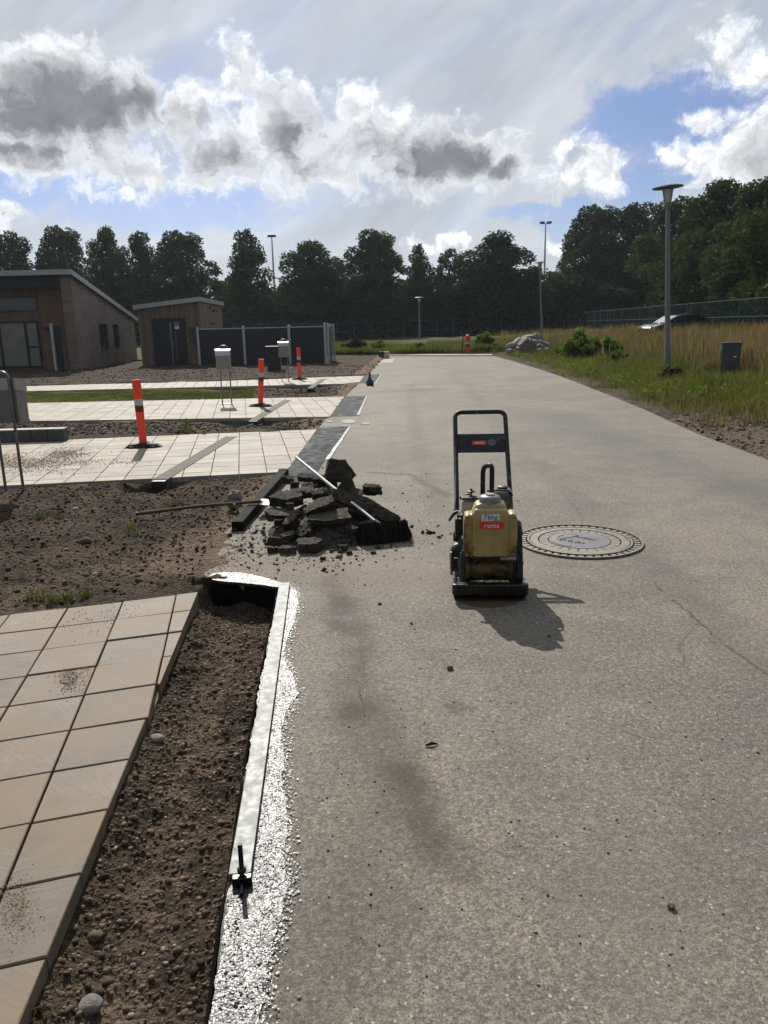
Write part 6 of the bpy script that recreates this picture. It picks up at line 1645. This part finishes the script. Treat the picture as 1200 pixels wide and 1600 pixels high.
TREES = [  # column, top row, width px, distance, label, kind
    (28, 366, 92, 92, 'leftmost dark tree above the house roof', 0), (112, 362, 84, 94, 'second tree from the left, wide and rounded', 1), (182, 360, 66, 92, 'third tree from the left with a square shouldered crown', 2),
    (232, 366, 62, 95, 'fourth tree from the left, right above the timber shed edge', 0), (293, 369, 98, 93, 'broad rounded tree above the timber shed', 1), (392, 362, 84, 90, 'loose airy tree with two uneven tips left of the floodlight mast', 3),
    (491, 381, 106, 93, 'wide round tree right of the floodlight mast', 2), (588, 367, 96, 92, 'tall dense tree at the centre of the row', 1), (655, 384, 54, 94, 'narrow tree just right of the centre tree', 3),
    (703, 392, 64, 96, 'greyish lower tree before the big right hand one', 4), (775, 369, 118, 92, 'biggest rounded tree left of the twin floodlight mast', 2), (832, 420, 48, 94, 'low tree sloping down behind the middle street lamp', 1), (-45, 372, 80, 95, 'tree cut by the left edge of the picture', 2)]
kinds = {}
def place_tree(px, ty, wpx, Y, label, kd, group, gz=-.05):
    b = pl(px, 530, Y); Ht = pl(px, ty, Y).z - gz; Wt = wpx * Y / 1235 * (1.42 if gz < 0 else 1.4); Ht *= 1.03
    if kd not in kinds:
        P = [dict(nlobes=44, leaves=21000, m='leaf_dark'), dict(nlobes=50, leaves=22000, m='leaf_oak'), dict(nlobes=48, leaves=22000, m='leaf_dark'), dict(nlobes=34, leaves=14000, m='leaf_oak', conic=.25, multi=True), dict(nlobes=40, leaves=16000, m='leaf_grey'), ][kd]
        t = make_tree(100 + kd, 12, 8, lsize=.15, loc=(0, 0, 0), label=label, group=group, low=.10, **P); kinds[kd] = t
    else: t = copy_tree(kinds[kd])
    t.location = (b.x, Y, gz); t.rotation_euler = (0, 0, random.uniform(0, 6.28)); t.scale = (Wt / 8, Wt / 8, Ht / 12 * 1.0); tag(t, label, 'tree', group); return t
for a in TREES: place_tree(*a, group='trees in the row behind the court fence')
RT = [(925, 330, 110, 100, 'leftmost tree of the right hand grove', 1), (985, 322, 100, 96, 'second tree of the right hand grove', 0), (1045, 318, 110, 84, 'mixed green tree behind the tallest street lamp', 1), (1112, 288, 130, 69, 'highest crown of the right hand grove', 2),
      (1180, 286, 140, 60, 'dense dark tree near the right edge of the picture', 1), (1250, 270, 150, 54, 'tree cut by the right edge of the picture', 0), (885, 400, 56, 102, 'pale greyish small tree left of the right hand grove', 4), (1010, 400, 120, 90, 'lower bushy tree at the foot of the grove', 0), (1090, 400, 120, 68, 'lower dark tree behind the parked car', 2), (1170, 395, 130, 54, 'lower dark tree beyond the fence at the right', 1), (948, 410, 90, 105, 'lower tree at the left foot of the grove', 2)]
for a in RT: place_tree(*a, group='trees of the right hand grove', gz=.5)
# undergrowth and second rows that read as one mass
g = np.random.default_rng(3); cs = []; rs = []
for k in range(260):
    px = -120 + k * 4.0; Y = g.uniform(95, 104); p = pl(px, 500, Y); hh = g.uniform(1.0, 6.2); cs.append((p.x, Y, hh)); rs.append(g.uniform(1.8, 3.0))
leaf_cloud('woodland_mass', cs, rs, 60000, .34, 'leaf_dark', 5, kind='stuff')
cs = []; rs = []
for k in range(110):
    px = 880 + k * 4.5; p = pl(px, 500, min(104, 13 / max(.1, (px - 600) / 1200 - .176) + 7) + g.uniform(0, 5)); cs.append((p.x, p.y, g.uniform(.8, 7.5))); rs.append(g.uniform(1.3, 2.2))
leaf_cloud('woodland_mass', cs, rs, 42000, .22, 'leaf_dark', 6, kind='stuff')
# dark wooded ground beyond
MB().box(-130, 130, 112, 114, -1, 5.5).build('far_thicket', 'leaf_dark', None, kind='stuff')

def shrub(px, py, wpx, hpx, Y, f, label, m='leaf_bush', n=1800, ls=.055, seed=1, name='shrub', cat='shrub', grp=None):
    p = pl(px, py, Y); gz = f(p.x, p.y); k = 1235 / Y; W = wpx / k; H = max(.3, (py_top(py, hpx, px, Y) - gz))
    t = thing(name, label, cat, (p.x, p.y, gz), 0, grp); rd_ = random.Random(seed)
    cs, rs = [], []; st = MB()
    for i in range(22):
        a = rd_.uniform(0, 6.28); r = rd_.uniform(0, .46) * W; zz = rd_.uniform(.15, .88) * H * (1 - (r / W) * .6)
        cs.append((math.cos(a) * r, math.sin(a) * r, zz)); rs.append(min(W, H) * rd_.uniform(.13, .27)); st.tube([(math.cos(a) * r * .2, math.sin(a) * r * .2, -.05), (math.cos(a) * r * .7, math.sin(a) * r * .7, zz * .6), (math.cos(a) * r, math.sin(a) * r, zz)], [.018, .012, .004], 5)
    st.build('stems', 'bark', t); leaf_cloud('foliage', cs, rs, n, ls, m, seed, t, .2, 1.0); return t
def py_top(py, hpx, px, Y): return pl(px, py - hpx, Y).z
fr_ = lambda x, y: Hs(H_right, x, y)
fl_ = lambda x, y: .12
shrub(905, 572, 60, 58, 33.5, fr_, 'tallest leafy bush at the road side left of the brown grass', n=3600, seed=3, ls=.065)
shrub(940, 572, 60, 46, 32.0, fr_, 'wide bush just right of the tallest leafy bush', n=3600, seed=4, ls=.06, m='leaf_bush')
shrub(965, 580, 44, 32, 29.5, fr_, 'lower yellowish bush in front of the brown grass', n=3600, seed=5, ls=.05)
shrub(880, 560, 36, 24, 36, fr_, 'small bush between the stones and the tall bush', n=900, seed=6, ls=.06)
shrub(558, 558, 40, 30, 48, fl_, 'leftmost weedy bush behind the end of the road', n=1800, ls=.07, seed=7, m='leaf_grey')
shrub(592, 556, 30, 26, 47, fl_, 'bush with a pointed top above the dark blue bucket', n=800, ls=.07, seed=8)
shrub(537, 556, 28, 22, 50, fl_, 'grey green weed bush beside the dark fence end', n=600, ls=.07, seed=9, m='leaf_grey')
shrub(655, 553, 30, 18, 48, fl_, 'low bush in front of the far small street lamp', n=1500, ls=.07, seed=10)
shrub(755, 552, 26, 34, 47, fl_, 'upright sapling right of the red hazard marker', n=1500, ls=.08, seed=11)
shrub(700, 553, 50, 16, 49, fl_, 'low wide bush left of the red hazard marker', n=800, ls=.07, seed=12)
shrub(770, 553, 30, 18, 46, fl_, 'rounded weed at the corner of the road end', n=1500, ls=.07, seed=13)
wd = shrub(1048, 612, 52, 40, 21.0, fr_, 'withered dark weed at the road edge in front of the tallest lamp', m='weed_dry', n=520, ls=.035, seed=14, name='withered_weed', cat='weed')
def blades(name, q, z, h, hv, w, m, seed, lean=.5, kind='stuff', parent=None):
    g = np.random.default_rng(seed); n = len(q); a = g.random(n) * 6.28; L_ = h * (1 - hv + 2 * hv * g.random(n)); b = g.random(n) * 6.28
    base = np.column_stack([q, z - .02]); ww = np.column_stack([np.cos(a), np.sin(a), 0 * a]) * (w * (.6 + .8 * g.random(n)))[:, None] / 2
    ln = (lean * g.random(n))[:, None]; dr = np.column_stack([np.cos(b), np.sin(b), 0 * b])
    mid = base + np.column_stack([0 * a, 0 * a, L_ * .6]) + dr * ln * L_[:, None] * .25; tip = base + np.column_stack([0 * a, 0 * a, L_]) * (1 - .3 * ln) + dr * ln * L_[:, None] * .8
    V = np.stack([base - ww, base + ww, mid + ww * .8, mid - ww * .8, tip], 1).reshape(-1, 3)
    i = np.arange(n)[:, None] * 5; F = np.concatenate([i + np.array([[0, 1, 2]]), i + np.array([[0, 2, 3]]), i + np.array([[3, 2, 4]])], 0)
    tint = np.repeat(np.clip(.5 + .5 * fbm(q[:, 0], q[:, 1], .8, 3) + .5 * (g.random(n) - .5), 0, 1), 5)
    return raw_mesh(name, V, F, m, tint, parent, kind)
# verge: green grass near the road, taller dry grass on the rise
g = np.random.default_rng(50)
VG = [at2(790, 556)] + ROAD_R[1:9] + [at2(1320, 725), at2(1330, 560), (40, 58), (12, 62)]
def dens(n, seed, y0, y1, pw):  # more blades close by
    g = np.random.default_rng(seed); y = y0 * (y1 / y0) ** g.random(n); x = y * (.06 + .52 * g.random(n)); return np.column_stack([x, y])
q = dens(90000, 51, 12, 60, 1); s = sdist(q[:, 0], q[:, 1], ROAD); gv = sdist(q[:, 0], q[:, 1], GRAVEL)
cl = fbm(q[:, 0], q[:, 1], .9, 3); k = (s > .05) & (g.random(len(q)) < sstep(.0, 1.0, s + cl * .8)) & ((gv > .15 + .5 * cl) | (g.random(len(q)) < .03 + .5 * (cl > .12))); q = q[k]; s = s[k]
z = H_right(q[:, 0], q[:, 1]); hh = .09 + .26 * sstep(.3, 2.5, s) * (1 + .7 * fbm(q[:, 0], q[:, 1], .6, 3))
blades('green_grass', q, z, hh, .4, .016 + .0 * s, 'grass', 52, .9)
q = dens(90000, 61, 16, 62, 1); s = sdist(q[:, 0], q[:, 1], ROAD)
cl = fbm(q[:, 0], q[:, 1], .5, 3); k = (g.random(len(q)) < sstep(2.6, 5.2, s + cl * 2.2)) & (q[:, 0] > 8.2 + .0 * q[:, 1]) ; q = q[k]; z = H_right(q[:, 0], q[:, 1])
hd_ = np.clip(.52 + .45 * fbm(q[:, 0], q[:, 1], .8, 3) + .30 * fbm(q[:, 0], q[:, 1], 3.1, 2), .18, 1.0)
k9 = fbm(q[:, 0] + 40, q[:, 1], .7, 3) + .5 * fbm(q[:, 0], q[:, 1] + 9, 3, 2) > .30
blades('green_grass', q[k9], z[k9], hd_[k9] * .8, .35, .013, 'grass', 64, .6)
q, z, hd_ = q[~k9], z[~k9], hd_[~k9]
blades('dry_grass', q, z, hd_, .45, .013, 'drygrass', 62, .7)
# seed heads
k = g.random(len(q)) < .09; q2 = q[k]; z2 = z[k]
blades('seed_heads', q2, z2 + .42, .38, .3, .035, 'drygrass', 63, .3)
# low leafy weeds mixed into the grass
q = dens(900, 58, 15, 50, 1); s_ = sdist(q[:, 0], q[:, 1], ROAD); gv = sdist(q[:, 0], q[:, 1], GRAVEL); q = q[(s_ > .7) & (gv > .5) & (s_ < 7)]; z = H_right(q[:, 0], q[:, 1])
leaf_cloud('verge_weeds', np.column_stack([q, z + .08]), .10 + .16 * g.random(len(q)), 15000, .045, 'leaf_bush', 59, kind='stuff')
q = dens(14000, 57, 12, 50, 1); s_ = sdist(q[:, 0], q[:, 1], ROAD); q = q[(s_ > .3) & (s_ < 8)]; z = H_right(q[:, 0], q[:, 1])
blades('dry_grass', q, z, .30 + 0 * z, .5, .010, 'drygrass', 56, .8)
# back verge
g = np.random.default_rng(70); q = np.column_stack([g.uniform(-6, 13, 42000), 44.9 + 12 * g.random(42000) ** 1.7]); k = sdist(q[:, 0], q[:, 1], ROAD) > .1; q = q[k]
blades('green_grass', q, 0 * q[:, 0] + .1, .34 + .22 * fbm(q[:, 0], q[:, 1], .5, 3), .5, .03, 'grass', 71, .7)
q = np.column_stack([g.uniform(-14, 18, 26000), g.uniform(56, 84, 26000)])
blades('green_grass', q, 0 * q[:, 0] + .12, .22 + 0 * q[:, 0], .5, .05, 'grass', 72, .7)
# turf strip between two driveways
TS = [at2(-20, 627), at2(395, 623), at2(400, 610), at2(-20, 614)]
q = rand_in(TS, 26000, 73); dn = fbm(q[:, 0], q[:, 1], 1.6, 3); q = q[(np.random.default_rng(2).random(len(q)) < .75 + dn) & (q[:, 0] < -2.9 + dn)]; z = H_left(q[:, 0], q[:, 1])
blades('turf', q, z, .085 + 0 * z, .5, .008, 'grass', 74, .8)
# small weeds on the soil
for i, (px, py, wd_, n, h, lab) in enumerate(((50, 940, 14, 36, .10, 'pale grass tuft at the left edge of the near paving'), (82, 940, 26, 70, .09, 'thin grass row along the far edge of the near paving'), (120, 935, 26, 70, .085, 'grass tuft beside the second slab of the near paving'),
        (208, 830, 22, 60, .07, 'yellow green weed on the soil below the shovel end'), (75, 808, 22, 50, .06, 'sparse weed on the soil mound at the left'), (270, 787, 26, 60, .06, 'weed growing in the hollow beside the drain end'),
        (224, 675, 20, 50, .14, 'weed behind the foot of the nearest orange post'), (293, 668, 6, 18, .2, 'single upright weed on the soil between driveways'), (290, 680, 44, 90, .09, 'weeds along the far edge of the first far driveway'),
        (120, 1358, 10, 24, .06, 'grass tuft against the paving edge low in the trench'), (110, 1400, 8, 18, .05, 'second tuft just below against the paving edge'), (75, 1588, 24, 26, .05, 'dry straw at the bottom of the trench'), (290, 912, 10, 20, .05, 'small tuft at the corner of the near paving'), (290, 958, 6, 14, .03, 'tiny moss tuft at the paving edge near the corner'), (168, 1300, 6, 12, .03, 'tiny tuft halfway down the paving edge'))):
    gg = np.random.default_rng(200 + i); qs = [march(px + gg.normal(0, wd_ * .35), py + gg.normal(0, 3), H_left, .8, 40) for _ in range(6)]
    c_ = qs[0]; pts = np.array([[p.x, p.y] for p in qs]); q = pts[gg.integers(0, 6, n)] + gg.normal(0, .012 + .0006 * c_.y, (n, 2)); z = H_left(q[:, 0], q[:, 1])
    o = blades('weed_tuft', q - np.array([[c_.x, c_.y]]), z - c_.z, h + 0 * z, .5, .0035 + .0008 * c_.y, 'drygrass' if 'straw' in lab else 'grass', 300 + i, 1.2, kind=None); o.location = c_; tag(o, lab, 'weed', 'weeds on the bare soil')

# ------------------------------------------------------------------ thin summer haze
hm = bpy.data.materials.new('haze_air'); hm.use_nodes = True; nt = hm.node_tree; nt.nodes.clear()
o_ = nt.nodes.new('ShaderNodeOutputMaterial'); v_ = nt.nodes.new('ShaderNodeVolumePrincipled'); nt.links.new(v_.outputs[0], o_.inputs['Volume'])
v_.inputs['Color'].default_value = (.80, .90, 1, 1); v_.inputs['Density'].default_value = .00021; v_.inputs['Anisotropy'].default_value = .35
M['haze_air'] = hm
hzb = MB().box(-1800, 1800, -1800, 1800, -1.5, 26).build('haze', 'haze_air', None, kind='stuff')
